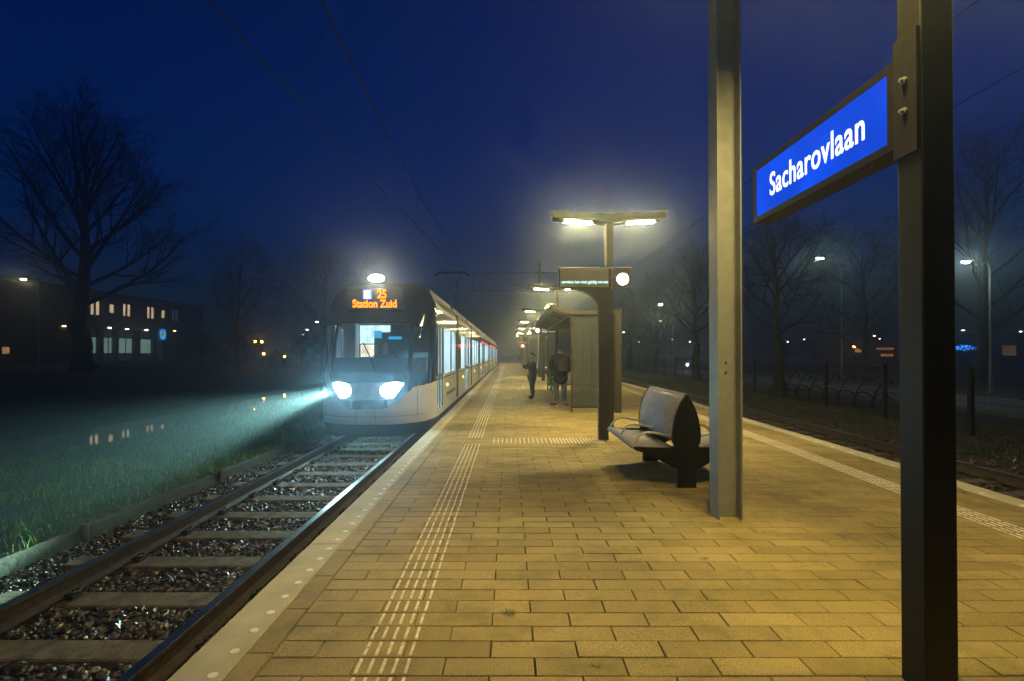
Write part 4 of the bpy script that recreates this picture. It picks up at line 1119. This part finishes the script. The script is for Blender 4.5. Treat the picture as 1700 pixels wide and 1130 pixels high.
# ================================================================ PEOPLE
def skin_obj(name, verts, edges, radii, mt, parent, lev=2, root=0):
    me = bpy.data.meshes.new(name); me.from_pydata([tuple(v) for v in verts], edges, []); me.materials.append(mt)
    o = bpy.data.objects.new(name, me); COL.objects.link(o); o.parent = parent
    sk = o.modifiers.new('skin','SKIN'); sk.use_smooth_shade = True; sk.branch_smoothing = .3
    lay = me.skin_vertices[0].data
    if name != 'body': radii = [(q_[0]*1.17, q_[1]*1.17) if isinstance(q_, tuple) else q_*1.17 for q_ in radii]
    for i,r_ in enumerate(radii): lay[i].radius = r_ if isinstance(r_, tuple) else (r_, r_); lay[i].use_root = (i == root)
    if lev: s_ = o.modifiers.new('sub','SUBSURF'); s_.levels = lev; s_.render_levels = lev
    return o
SKIN = mat('skin', (.42,.26,.19), .6, 0, .08, 12)
class Fig:
    def __init__(s): s.v=[]; s.e=[]; s.r=[]
    def pt(s, p, r, prev=None):
        s.v.append(tuple(p)); s.r.append(r)
        if prev is not None: s.e.append((prev, len(s.v)-1))
        return len(s.v)-1
    def hand(s, wrist, p, d, side, spread=.012, curl=.5):
        p = Vector(p); d = Vector(d).normalized(); side = Vector(side).normalized(); nrm = d.cross(side)
        pm = s.pt(p+d*.05, (.028,.018), wrist)
        for k,(o_,L) in enumerate(((-1.5,.060),(-.5,.072),(.5,.068),(1.5,.055))):
            a = s.pt(p+d*.085+side*o_*.019, .0095, pm)
            b_ = s.pt(p+d*(.085+L*.5)+side*o_*.021+nrm*curl*.02, .0085, a)
            s.pt(p+d*(.085+L*.8)+side*o_*.021+nrm*curl*.05, .007, b_)
        t_ = s.pt(p+d*.04+side*(-.038)+nrm*.01, .0105, pm); s.pt(p+d*.075+side*(-.055)+nrm*.025, .009, t_)
def adult():
    t = thing('person', 'adult in dark coat and grey hat with backpack, back turned, by the shelter', 'person', (1.47,14.4,0))
    f = Fig()
    pel = f.pt((0,0,.95),(.145,.10)); sp_ = f.pt((0,0,1.12),(.125,.09),pel); ch = f.pt((0,.0,1.33),(.15,.10),sp_); nk = f.pt((0,.015,1.50),(.055,.055),ch)
    hb = f.pt((-.01,.03,1.57),(.06,.07),nk); hm = f.pt((-.015,.03,1.66),(.075,.09),hb); f.pt((-.015,.02,1.75),(.055,.07),hm)
    ns = f.pt((-.06,.13,1.63),(.013,.013),hm)
    for s in (-1,1):
        sh_ = f.pt((s*.17,0,1.41),(.06,.06),ch)
        el = f.pt((s*.235,-.01,1.15),(.045,.045),sh_)
        wr = f.pt((s*.22,.12,.94),(.028,.028),el)
        f.hand(wr, (s*.22,.12,.94), (0,.25,-.9), (0,1,.3), curl=.6*s)
        hp = f.pt((s*.085,0,.90),(.09,.09),pel)
        kn = f.pt((s*.10+(.01 if s>0 else -.02),.03,.50),(.058,.06),hp)
        an = f.pt((s*.11-(.03 if s<0 else 0),-.02,.10),(.036,.04),kn)
        f.pt((s*.12-(.08 if s<0 else -.02),.07,.05),(.035,.03),an)
    skin_obj('body', f.v, f.e, f.r, SKIN, t)
    jeans = mat('pale_jeans', (.07,.10,.12), .8, 0, .15, 18, .2, 60)
    f = Fig(); pel = f.pt((0,0,.93),(.155,.115))
    for s in (-1,1):
        hp = f.pt((s*.09,0,.84),(.10,.10),pel); kn = f.pt((s*.10+(.01 if s>0 else -.02),.03,.50),(.072,.075),hp)
        cf = f.pt((s*.105,-.01,.30),(.064,.068),kn); f.pt((s*.11-(.03 if s<0 else 0),-.02,.13),(.05,.052),cf)
    skin_obj('jeans', f.v, f.e, f.r, jeans, t)
    coat = mat('black_brown_coat', (.012,.011,.010), .95, 0, .3, 10, .4, 30)
    f = Fig(); c0 = f.pt((0,.0,.60),(.205,.20)); c1 = f.pt((0,0,.90),(.20,.16),c0); c2 = f.pt((0,0,1.12),(.185,.145),c1); c3 = f.pt((0,0,1.33),(.195,.14),c2); c4 = f.pt((0,.01,1.46),(.10,.09),c3); f.pt((0,.015,1.53),(.085,.085),c4)
    for s in (-1,1):
        a = f.pt((s*.19,0,1.39),(.085,.085),c3); b_ = f.pt((s*.265,-.01,1.15),(.072,.07),a); f.pt((s*.235,.11,.97),(.052,.052),b_)
    skin_obj('coat', f.v, f.e, f.r, coat, t)
    hat = mat('grey_knit_hat', (.10,.11,.105), .95, 0, .2, 30, .6, 90)
    f = Fig(); a = f.pt((-.012,.01,1.60),(.088,.098)); b_ = f.pt((-.012,.0,1.71),(.096,.105),a); f.pt((-.012,-.01,1.82),(.060,.065),b_); skin_obj('hat', f.v, f.e, f.r, hat, t)
    f = Fig(); a = f.pt((-.06,.06,1.52),(.05,.05)); b_ = f.pt((0,-.06,1.53),(.05,.05),a); c_ = f.pt((.07,.05,1.52),(.045,.045),b_); skin_obj('scarf', f.v, f.e, f.r, mat('pale_scarf', (.30,.40,.38), .95, 0, .2, 20), t)
    shoe = mat('burgundy_shoe', (.16,.03,.035), .5, 0, .2, 20); sole = mat('pale_sole', (.6,.55,.5), .7)
    for (x0,y0,dx,dy) in ((-.13,-.03,-.13,.10),(.115,-.03,.07,-.12)):
        f = Fig(); a = f.pt((x0,y0,.115),(.050,.050)); b_ = f.pt((x0+dx*.2,y0+dy*.2,.06),(.052,.048),a); c_ = f.pt((x0+dx*.8,y0+dy*.8,.045),(.046,.038),b_); f.pt((x0+dx*1.3,y0+dy*1.3,.038),(.036,.028),c_)
        so_ = skin_obj('shoe', f.v, f.e, f.r, shoe, t)
        q = MB(); ang_ = math.atan2(dy,dx); cs, sn = math.cos(ang_), math.sin(ang_)
        pl = [(-.06,-.04),(.17,-.045),(.215,-.02),(.215,.02),(.17,.045),(-.06,.04)]
        q.prism([(x0+a*cs-b__*sn, y0+a*sn+b__*cs) for a,b__ in pl], 'z', .001, .022); o = q.build('sole', sole, t); o.location = (0,0,0)
        o.data.transform(Matrix.Translation(parent_loc(t)))
    return t
ad = adult()
# backpack
bpk = thing('backpack', 'brown backpack worn by the adult near the shelter', 'backpack', (1.53,14.4,1.15))
f = Fig(); a = f.pt((0.02,-.24,-.17),(.15,.085)); b_ = f.pt((.02,-.25,-.02),(.155,.10),a); c_ = f.pt((.02,-.245,.14),(.14,.095),b_); f.pt((.02,-.22,.23),(.10,.06),c_)
bm = mat('brown_backpack', (.04,.027,.018), .85, 0, .25, 10, .3, 40)
skin_obj('bag', f.v, f.e, f.r, bm, bpk)
f = Fig(); a = f.pt((.02,-.335,-.16),(.10,.035)); f.pt((.02,-.335,-.02),(.10,.035),a); skin_obj('front_pocket', f.v, f.e, f.r, bm, bpk)
for s in (-1,1):
    q = MB(); q.tube([Vector((1.53,14.4,1.15))+Vector(p) for p in ((.0+s*.10,-.16,.16),(s*.13-.03,-.06,.30),(s*.13-.04,.08,.26),(s*.15-.04,.12,.08),(s*.17-.04,.02,-.08),(s*.12,-.16,-.14))], .016, 6); q.build('strap', bm, bpk)
# bundle of greenery
bq = thing('green_bouquet', 'bundle of green leafy stems held at the left side of the adult', 'bouquet', (1.22,14.42,.9))
q = MB(); rr = random.Random(3)
for k in range(150):
    a = rr.uniform(0,2*PI); zc = rr.uniform(-.42,.28); r_ = .09*(1-abs(zc+.1)*.9)*rr.random()**.5+.02
    c = Vector((1.22+r_*math.cos(a),14.42+r_*math.sin(a),.9+zc)); d = Vector((math.cos(a)*.5,math.sin(a)*.5,rr.uniform(.3,1))).normalized()
    s_ = d.cross(Vector((rr.random(),rr.random(),rr.random()))).normalized(); L = rr.uniform(.06,.12)
    q.add([c-d*L*.5, c+s_*L*.22, c+d*L*.5, c-s_*L*.22], [(0,1,2,3)])
q.build('leaves', island_mat('bouquet_leaf', [(0,(.02,.06,.015)),(.6,(.05,.13,.03)),(1,(.35,.42,.25))], .5), bq)
q = MB(); q.tube([(1.22,14.42,1.1),(1.215,14.42,.6),(1.25,14.40,.30)], [.02,.03,.008], 8); q.build('stems', mat('dark_stems', (.02,.03,.015), .8), bq)
def boy():
    t = thing('person', 'boy in dark green jacket and jeans holding up a phone towards the tram', 'person', (.78,16.9,0))
    f = Fig()                                        # local, facing -X and a little towards the camera
    pel = f.pt((0,0,.80),(.09,.12)); sp_ = f.pt((.0,0,.94),(.08,.11),pel); ch = f.pt((0,0,1.12),(.09,.13),sp_); nk = f.pt((-.01,0,1.27),(.045,.045),ch)
    hb = f.pt((-.025,0,1.345),(.06,.055),nk); hm = f.pt((-.02,0,1.43),(.085,.07),hb); f.pt((-.01,0,1.50),(.06,.055),hm)
    f.pt((-.115,-.015,1.40),(.014,.012),hm); f.pt((.0,-.075,1.40),(.015,.012),hm); f.pt((.0,.075,1.40),(.015,.012),hm)
    for s in (-1,1):
        sh_ = f.pt((.0,s*.15,1.19),(.05,.05),ch)
        el = f.pt((-.14,s*.17,1.02),(.04,.04),sh_)
        wr = f.pt((-.30,s*.06,1.17),(.025,.025),el)
        f.hand(wr, (-.30,s*.06,1.17), (-.45,-s*.25,.9), (0,s*1,0.2), curl=.5*s)
        hp = f.pt((0,s*.075,.76),(.075,.075),pel); kn = f.pt((-.01+.02*s,s*.085,.43),(.05,.05),hp); an = f.pt((.02+.03*s,s*.09,.09),(.034,.034),kn); f.pt((-.10+.03*s,s*.10,.04),(.03,.03),an)
    skin_obj('body', f.v, f.e, f.r, SKIN, t)
    jk = mat('dark_green_jacket', (.035,.045,.018), .85, 0, .25, 12, .4, 35)
    f = Fig(); c0 = f.pt((.01,0,.64),(.125,.16)); c1 = f.pt((.01,0,.85),(.13,.165),c0); c2 = f.pt((.005,0,1.02),(.125,.165),c1); c3 = f.pt((0,0,1.14),(.12,.165),c2); f.pt((-.005,0,1.27),(.075,.075),c3)
    for s in (-1,1):
        a = f.pt((.0,s*.165,1.17),(.07,.07),c3); b_ = f.pt((-.15,s*.185,1.01),(.062,.062),a); f.pt((-.27,s*.08,1.13),(.046,.046),b_)
    skin_obj('jacket', f.v, f.e, f.r, jk, t)
    f = Fig(); pel = f.pt((0,0,.77),(.11,.14))
    for s in (-1,1):
        hp = f.pt((0,s*.08,.68),(.085,.085),pel); kn = f.pt((-.01+.02*s,s*.085,.43),(.064,.064),hp); f.pt((.02+.03*s,s*.09,.11),(.052,.052),kn)
    skin_obj('jeans', f.v, f.e, f.r, mat('blue_jeans', (.035,.055,.10), .8, 0, .2, 18, .2, 60), t)
    f = Fig(); z_ = f.pt((.045,0,1.37),(.045,.055)); b_ = f.pt((.035,0,1.44),(.062,.072),z_); a = f.pt((.0,0,1.50),(.074,.072),b_); c_ = f.pt((-.055,0,1.51),(.040,.05),a); skin_obj('hair', f.v, f.e, f.r, mat('brown_hair', (.07,.045,.028), .85, 0, .3, 40, .5, 120), t)
    bt_ = mat('black_boot', (.015,.014,.013), .5, 0, .2, 20)
    for s in (-1,1):
        xo = .02+.03*s
        f = Fig(); a = f.pt((xo,s*.09,.17),(.052,.05)); b_ = f.pt((xo-.0,s*.09,.06),(.054,.05),a); c_ = f.pt((xo-.10,s*.10,.045),(.042,.044),b_); f.pt((xo-.15,s*.105,.038),(.03,.036),c_); skin_obj('boot', f.v, f.e, f.r, bt_, t)
    return t
bo = boy(); bo.rotation_euler = (0,0,math.radians(22))
ph = MB(); ph.box(-.36,-.348,-.035,.035,1.28,1.42)
pho = ph.build('phone', mat('phone_black', (.012,.012,.014), .3), origin=(0,0,0)); 
pho.location = (.78,16.9,0); pho.rotation_euler = (0,math.radians(-4),math.radians(22)); tag(pho, 'black phone held up by the boy', 'phone')
b_ = pho.modifiers.new('bevel','BEVEL'); b_.width=.004; b_.segments=2
# driver
dr = thing('person', 'driver in dark uniform seated behind the tram windscreen', 'person', (wx(639,YS+.1),YS+.1,.62))
f = Fig(); pel = f.pt((0,.12,.30),(.17,.14)); sp_ = f.pt((0,.12,.50),(.15,.11),pel); ch = f.pt((0,.10,.72),(.18,.12),sp_); nk = f.pt((0,.07,.90),(.06,.06),ch); hb = f.pt((0,.05,.98),(.065,.075),nk); hm = f.pt((0,.05,1.07),(.08,.095),hb); f.pt((0,.05,1.15),(.06,.07),hm); f.pt((0,-.06,1.04),(.014,.014),hm)
for s in (-1,1):
    sh_ = f.pt((s*.21,.08,.80),(.07,.07),ch); el = f.pt((s*.27,-.05,.58),(.05,.05),sh_); wr = f.pt((s*.17,-.30,.64),(.03,.03),el); f.hand(wr, (s*.17,-.30,.64), (0,-1,-.1), (s,0,0), curl=.4)
    hp = f.pt((s*.10,.0,.22),(.10,.10),pel); kn = f.pt((s*.14,-.35,.25),(.065,.065),hp); an = f.pt((s*.14,-.38,-.2),(.045,.045),kn); f.pt((s*.14,-.48,-.26),(.04,.035),an)
skin_obj('body', f.v, f.e, f.r, SKIN, dr)
f = Fig(); pel = f.pt((0,.12,.30),(.19,.16)); sp_ = f.pt((0,.12,.50),(.18,.13),pel); ch = f.pt((0,.10,.72),(.21,.14),sp_); f.pt((0,.07,.88),(.09,.08),ch)
for s in (-1,1):
    sh_ = f.pt((s*.22,.08,.80),(.085,.085),ch); el = f.pt((s*.28,-.05,.58),(.066,.066),sh_); f.pt((s*.19,-.24,.625),(.048,.048),el)
skin_obj('uniform_jacket', f.v, f.e, f.r, mat('uniform_navy', (.015,.02,.03), .8), dr)
f = Fig(); a = f.pt((0,.07,1.13),(.09,.10)); f.pt((0,.10,1.07),(.085,.07),a); skin_obj('hair', f.v, f.e, f.r, mat('dark_hair', (.02,.016,.012), .8), dr)
q = MB(); L0 = parent_loc(dr); q.box(L0.x-.24,L0.x+.24,L0.y-.12,L0.y+.30,.34,.46); q.box(L0.x-.22,L0.x+.22,L0.y+.25,L0.y+.33,.46,1.25); q.build('driver_seat', mat('driver_seat_grey', (.05,.05,.055), .8), tm_)

# ================================================================ FENCE AND BIKE RACKS ON THE RIGHT
fpx = [(13.2,40),(12.9,34.2),(12.5,30),(12.2,27.2),(12.0,24.6),(11.65,21.4),(11.15,17.7),(10.75,14.4),(10.55,11.5),(10.5,8.6),(10.5,5.7)]
far = [(13.2+.05*k, 40+3*k) for k in range(1,9)]
fpx = list(reversed(fpx))+far
fe = thing('mesh_fence', 'black wire mesh fence on square posts between the right track and the road', 'fence', (11.1,17.7,-.38))
for (X,Y) in fpx:
    q = MB(); q.box(X-.045,X+.045,Y-.045,Y+.045,-.6,1.17); q.box(X-.05,X+.05,Y-.05,Y+.05,1.17,1.19); q.build('fence_post', M['bench_black'], fe)
for (a,b_) in zip(fpx[:-1], fpx[1:]):
    q = MB(); A = Vector((*a,0)); B = Vector((*b_,0)); L = (B-A).length; n_ = int(L/.055) if A.y < 30 else int(L/.11)
    for k in range(1,n_):
        p = A.lerp(B,k/n_); r_=.0032 if A.y<30 else .005; q.tube([(p.x,p.y,-.36),(p.x,p.y,1.12)], r_, 3, cap=False)
    for z in (-.33,.0,.4,.8,1.10): q.tube([(A.x,A.y,z),(B.x,B.y,z)], .005, 3, cap=False)
    q.build('mesh_panel', M['bench_black'], fe)
rk = thing('bicycle_rack', 'bare curved bicycle rack at the right end of the row behind the fence', 'bicycle rack', (12.7,17.3,-.38), 'curved bicycle racks behind the fence')
q = MB(); X0_,Y0_ = 12.7,17.3
q.tube([(X0_-.25,Y0_,-.38),(X0_-.22,Y0_,-.1),(X0_-.1,Y0_,.15),(X0_+.08,Y0_,.42),(X0_+.22,Y0_,.60),(X0_+.36,Y0_,.66),(X0_+.46,Y0_,.60),(X0_+.45,Y0_,.50),(X0_+.36,Y0_,.47)], .024, 8); q.build('tall_hoop', M['bench_black'], rk, smooth=True)
q = MB(); q.tube([(X0_-.25,Y0_-.15,-.38),(X0_-.30,Y0_-.15,-.15),(X0_-.22,Y0_-.15,.05),(X0_-.05,Y0_-.15,.14),(X0_+.15,Y0_-.15,.10),(X0_+.38,Y0_-.15,-.08)], .028, 8); q.tube([(X0_-.25,Y0_-.4,-.35),(X0_-.25,Y0_+.4,-.35)], .025, 6); q.build('wheel_hoop', M['bench_black'], rk, smooth=True)
nm = ['second','third','fourth','fifth','sixth','seventh']
for k in range(6): dup(rk, (12.7,17.3+.92*(k+1),-.38), nm[k]+' curved bicycle rack from the right behind the fence')
cb = thing('utility_cabinet', 'small dark utility cabinet behind the fence right of the sign post', 'cabinet', (15.4,14.6,-.38))
q = MB(); q.box(12.9,13.4,12.2,12.6,-.4,.35); q.build('cabinet_body', M['bench_black'], cb, bevel=.02); q = MB(); q.box(12.86,13.44,12.16,12.64,.352,.40); q.build('lid', M['bench_black'], cb)

# ================================================================ STREET LAMPS
def make_street_lamp(label, col, strength, grp, name='street_lamp'):
    t = thing(name, label, 'street lamp', (0,0,0), grp)
    q = MB(); q.tube([(0,0,-.1),(0,0,1.2),(0,0,1.21),(0,0,6.1)], [.085,.08,.055,.045], 10); q.tube([(0,0,6.05),(-.1,0,6.3),(-.5,0,6.42),(-.9,0,6.44)], .028, 8); q.build('pole', M['galv'], t)
    q = MB(); q.prism([(-1.45,6.40),(-1.38,6.48),(-.9,6.50),(-.85,6.42),(-.9,6.395)], 'y', -.12, .12); q.build('lamp_head', M['galv'], t)
    q = MB(); q.sphere((-1.17,0,6.39), .13, 12, sx=1.5, sz=.5); q.build('lamp_glass', emit(name+'_glow', col, strength), t, smooth=True)
    return t
sl = make_street_lamp('lone street lamp with greenish glow right of the black sign post', (.85,1.0,.72), 300, 'street lamps across the road')
def place_sl(o, x, y, z, label, first=False, rz=0, scale=1.0):
    zl = -.37+6.39*scale; Y = (zl-H)*F/(VY-y); X = (x-VX)/F*Y + 1.17*scale*math.cos(rz); 
    if first: o.location = (X,Y,-.37); return o
    return dup(o, (X,Y,-.37), label, rz, scale)
place_sl(sl, 1605, 434, 0, '', True)
place_sl(sl, 1362, 428, 0, 'street lamp glowing through the crown of the largest roadside tree', scale=1.5)
place_sl(sl, 1097, 505, 0, 'greenish street lamp at the crown of the second tree left of the mast')
place_sl(sl, 1095, 533, 0, 'street lamp just below another in the crown left of the mast')
place_sl(sl, 1035, 551, 0, 'street lamp glowing beside the shelter at the smallest tree')
sw = make_street_lamp('warm pair lamp, left one, low between the tree and the black post', (1.0,.85,.62), 22, 'low warm street lamps in the distance')
place_sl(sw, 1452, 557, 0, '', True, 0, .62) ; sw.scale = (.62,)*3
zl = -.37+6.39*.62; Yk=(zl-H)*F/(VY-557); sw.location = ((1452-VX)/F*Yk+.7, Yk, -.37)
for x,y,lb in ((1461,562,'warm pair lamp, right one, low between the tree and the black post'),(1335,563,'warm distant lamp right of the largest roadside trunk'),(1308,567,'faint distant lamp close right of the largest roadside trunk'),
             (1695,550,'warm distant lamp cut by the right edge of the picture'),(1117,563,'small lamp right of the second tree left of the mast'),(1060,567,'small lamp between the two hazy trees'),(1145,567,'small lamp left of the trunk nearest the steel mast'),(1165,578,'tiny lamp right of the trunk nearest the steel mast'),
             (1599,548,'tiny white lamp above the blue string lights')):
    place_sl(sw, x, y, 0, lb, False, 0, .62 if y < 566 else .5)
for x,y,lb in ((503.5,555,'small lamp above the shrubs, lower left of a pair beside the tram'),(510,547,'small lamp above the shrubs, upper right of a pair beside the tram'),(526,534,'dim lamp highest above the shrubs beside the tram'),(553,552,'small lamp at the left edge of the tram windscreen')):
    place_sl(sw, x, y, 0, lb, False, 0, .7)
ls = make_street_lamp('yellow street lamp at the far left in front of the dark building', (1.0,.80,.38), 170, 'street lamps on the quay', 'quay_lamp')
Yk = 42; ls.location = (wx(40,Yk)+1.17, Yk, .70); zneed = H+(VY-463)/F*Yk; s_ = (zneed-.70)/6.39; ls.scale = (s_,)*3
# orange garden lamps at the canal end
og_ = thing('garden_lamp', 'orange lamp, left of the top pair at the canal end', 'lamp', (0,0,0), 'orange lamps at the canal end')
q = MB(); q.tube([(0,0,-3.5),(0,0,-.1)], .035, 8); q.build('post', M['dark_steel'], og_)
q = MB(); q.sphere((0,0,0), .11, 10); q.build('globe', emit('orange_globe', (1.0,.36,.05), 60), og_, smooth=True)
q = MB(); q.tube([(0,0,.10),(0,0,.16)], [.14,.05], 10); q.build('cap', M['dark_steel'], og_)
Yk = 52
for k,(x,y,lb) in enumerate(((423.5,567,None),(434.5,567,'orange lamp, right of the top pair at the canal end'),(438,587,'orange lamp below the top pair at the canal end'),(472.5,592,'orange lamp lowest and nearest the tram'),(1418,575,'orange lamp alone in the dark right of the bicycle racks'))):
    p = P(x,y,Yk)
    if k == 0: og_.location = p
    else: dup(og_, p, lb)
# small houses on the right with orange lit windows
def house(x, y, Yk, wdt, dep, hgt, label, lits, name='house'):
    p = P(x,y,Yk); t = thing(name, label, 'house', (p.x,Yk,-.38), 'low buildings across the road')
    q = MB(); q.box(p.x-wdt/2,p.x+wdt/2,Yk,Yk+dep,-.4,hgt); q.build('wall', M['brick_dark'], t)
    q = MB(); q.box(p.x-wdt/2-.2,p.x+wdt/2+.2,Yk-.2,Yk+dep+.2,hgt+.003,hgt+.25); q.build('roof', M['dark_steel'], t)
    for (dx,z0,w_,h_,m_) in lits:
        q = MB(); q.box(p.x+dx,p.x+dx+w_,Yk-.04,Yk-.005,z0,z0+h_); o = q.build('window', m_, t)
        q = MB(); q.box(p.x+dx-.06,p.x+dx+w_+.06,Yk-.07,Yk-.045,z0-.06,z0-.01); q.box(p.x+dx-.06,p.x+dx+w_+.06,Yk-.07,Yk-.045,z0+h_+.01,z0+h_+.06); q.build('window_frame', M['dark_steel'], o)
    return t
orw = emit('orange_window', (1.0,.33,.06), .35, 1.0, 9); drw = emit('dim_warm_window', (1.0,.6,.3), .08, .5, 2)
house(1460,587,75,12,7,3.6,'low dark house with orange lit windows under the pair of lamps',[(-3.6,1.7,.9,.8,orw),(-.5,2.1,2.6,.3,orw),(.2,1.1,1.8,.4,orw),(3.5,1.4,1,1,drw)])
house(1685,587,60,10,7,3.6,'low dark house with one dim window at the right edge of the picture',[(-1.5,1.3,1.6,1.2,drw),(2.4,1.5,.5,.5,orw)])
sl2 = thing('string_lights', 'cluster of blue string lights on a hedge right of the black post', 'string lights', (54,60,1))
q = MB(); rr = random.Random(8)
for k in range(110):
    p = P(rr.uniform(1584,1639), rr.gauss(577,2.2), 60); q.sphere(p, rr.uniform(.02,.05), 5)
q.build('bulbs', emit('blue_bulb', (.02,.25,1.0), 5), sl2)
q = MB()
for r_ in range(3): q.tube([P(1583+a*4.7, 575+2*r_+1.2*math.sin(a*1.7+r_), 60.05) for a in range(13)], .012, 4)
q.build('cable', M['wire'], sl2)
q = MB(); rr=random.Random(4)
for k in range(1500):
    c = P(rr.uniform(1575,1650), rr.uniform(578,604), 60.2+rr.random()*1.2); d_ = Vector((rr.gauss(0,1),rr.gauss(0,1),rr.gauss(0,1))).normalized()*.16; e_ = d_.cross(Vector((0,0,1))).normalized()*.1
    q.add([c-d_,c+e_,c+d_,c-e_],[(0,1,2,3)])
tag(q.build('hedge', mat('hedge_leaf', (.03,.045,.02), .8), origin=(54,61,-.3)), 'dark leafy hedge under the blue string lights', 'hedge')
# parked van with one lit headlight beyond the trees
car = thing('parked_car', 'dark car with one pale headlight on the road between the roadside trees', 'car', (19.0,54,-.37))
q = MB(); cx,cy = 19.0,54
body_ = [(-2.1,.05),(-2.1,.55),(-1.9,.75),(-1.2,.82),(-.7,1.35),(1.2,1.38),(1.9,.85),(2.15,.75),(2.15,.05)]
q.prism([(cy+a,-.2+z) for a,z in body_], 'x', cx-.85, cx+.85); q.build('body', mat('car_paint_dark', (.03,.04,.06), .25), car, bevel=.05)
for dx in (-.75,.75):
    for dy in (-1.35,1.35):
        q = MB(); q.tube([(cx+dx-.1,cy+dy,-.07),(cx+dx+.1,cy+dy,-.07)], .3, 16); q.build('wheel', M['tram_dark'], car)
for dx in (-.6,.6):
    q = MB(); q.sphere((cx+dx,cy-2.1,.35), .1, 10, sy=.4); q.build('headlight', emit('car_headlight', (.7,.9,1.0), 60 if dx < 0 else 3), car)

# ================================================================ WEEDS ON THE PLATFORM
wdm = island_mat('weed_leaf', [(0,(.03,.05,.012)),(1,(.10,.12,.03))], .7)
def weed(x, y, label, n_, sz, seed):
    Yk = 1.5*F/(y-VY); X = (x-VX)/F*Yk; rr = random.Random(seed); q = MB()
    for k in range(n_):
        a = rr.uniform(0,2*PI); r0 = rr.random()*sz*.5; L = sz*rr.uniform(.5,1.2); b0 = Vector((X+r0*math.cos(a),Yk+r0*math.sin(a)*.35,-.004)); d_ = Vector((math.cos(a),math.sin(a),rr.uniform(.15,.8))).normalized(); s_ = Vector((-math.sin(a),math.cos(a),0))*sz*.06
        q.add([b0-s_,b0+s_,b0+d_*L*.6+s_*.6,b0+d_*L], [(0,1,2,3)])
    tag(q.build('weed', wdm, origin=(X,Yk,0)), label, 'weed', 'weeds in the paving joints')
for i,(x,y,lb,n_,sz) in enumerate(((845,1017,'dark weed nearest the camera, at the lower middle of the paving',46,.045),(1166,927,'green tuft right of the middle, between the two steel posts',40,.04),(1059,891,'small weed below the bench shadow',26,.03),(875,890,'small weed in the joint below the broad shadow',22,.03),
     (986,1106,'flat weed at the bottom edge of the paving',30,.035),(1266,884,'weed just right of the foot of the steel mast',24,.03),(1598,817,'green tuft at the kerb right of the black post',36,.05),(775,785,'dark weed on the ribbed strip',24,.04))):
    weed(x, y, lb, n_, sz, i)
# round leaves and dirt crumbs
rg = np.random.default_rng(77); n_ = 260
Yl = 2.0+9*rg.random(n_)**1.5; Xl = -1.3+6*rg.random(n_); sz = .004+.008*rg.random(n_)**3
VV=[]; th = rg.random(n_)*2*PI
for (a,b_) in ((1,0),(0,.5),(-1,0),(0,-.5)): VV.append(np.stack([Xl+sz*(a*np.cos(th)-b_*np.sin(th)), Yl+sz*(a*np.sin(th)+b_*np.cos(th)), .005+rg.random(n_)*.004],1))
o = fast_mesh('debris', np.stack(VV,1).reshape(-1,3), np.arange(4*n_).reshape(-1,4), island_mat('debris_brown', [(0,(.03,.02,.01)),(1,(.10,.06,.03))], .8))
tag(o, 'tiny dark leaf crumbs scattered over the paving', 'debris', kind='stuff')

# ================================================================ HAZE
q = MB(); q.box(-75,75,-8,135,-2.6,21.8)
hz = bpy.data.materials.new('haze'); hz.use_nodes = True
n = hz.node_tree.nodes; l = hz.node_tree.links; n.remove(n['Principled BSDF'])
pvn = n.new('ShaderNodeVolumePrincipled'); pvn.inputs['Density'].default_value = HAZE_DENSITY; pvn.inputs['Color'].default_value = (.62,.78,.95,1); pvn.inputs['Anisotropy'].default_value = .91
l.new(pvn.outputs[0], n['Material Output'].inputs['Volume'])
tag(q.build('haze', hz), 'thin night fog filling the air over the platform and tracks', 'haze', kind='stuff')
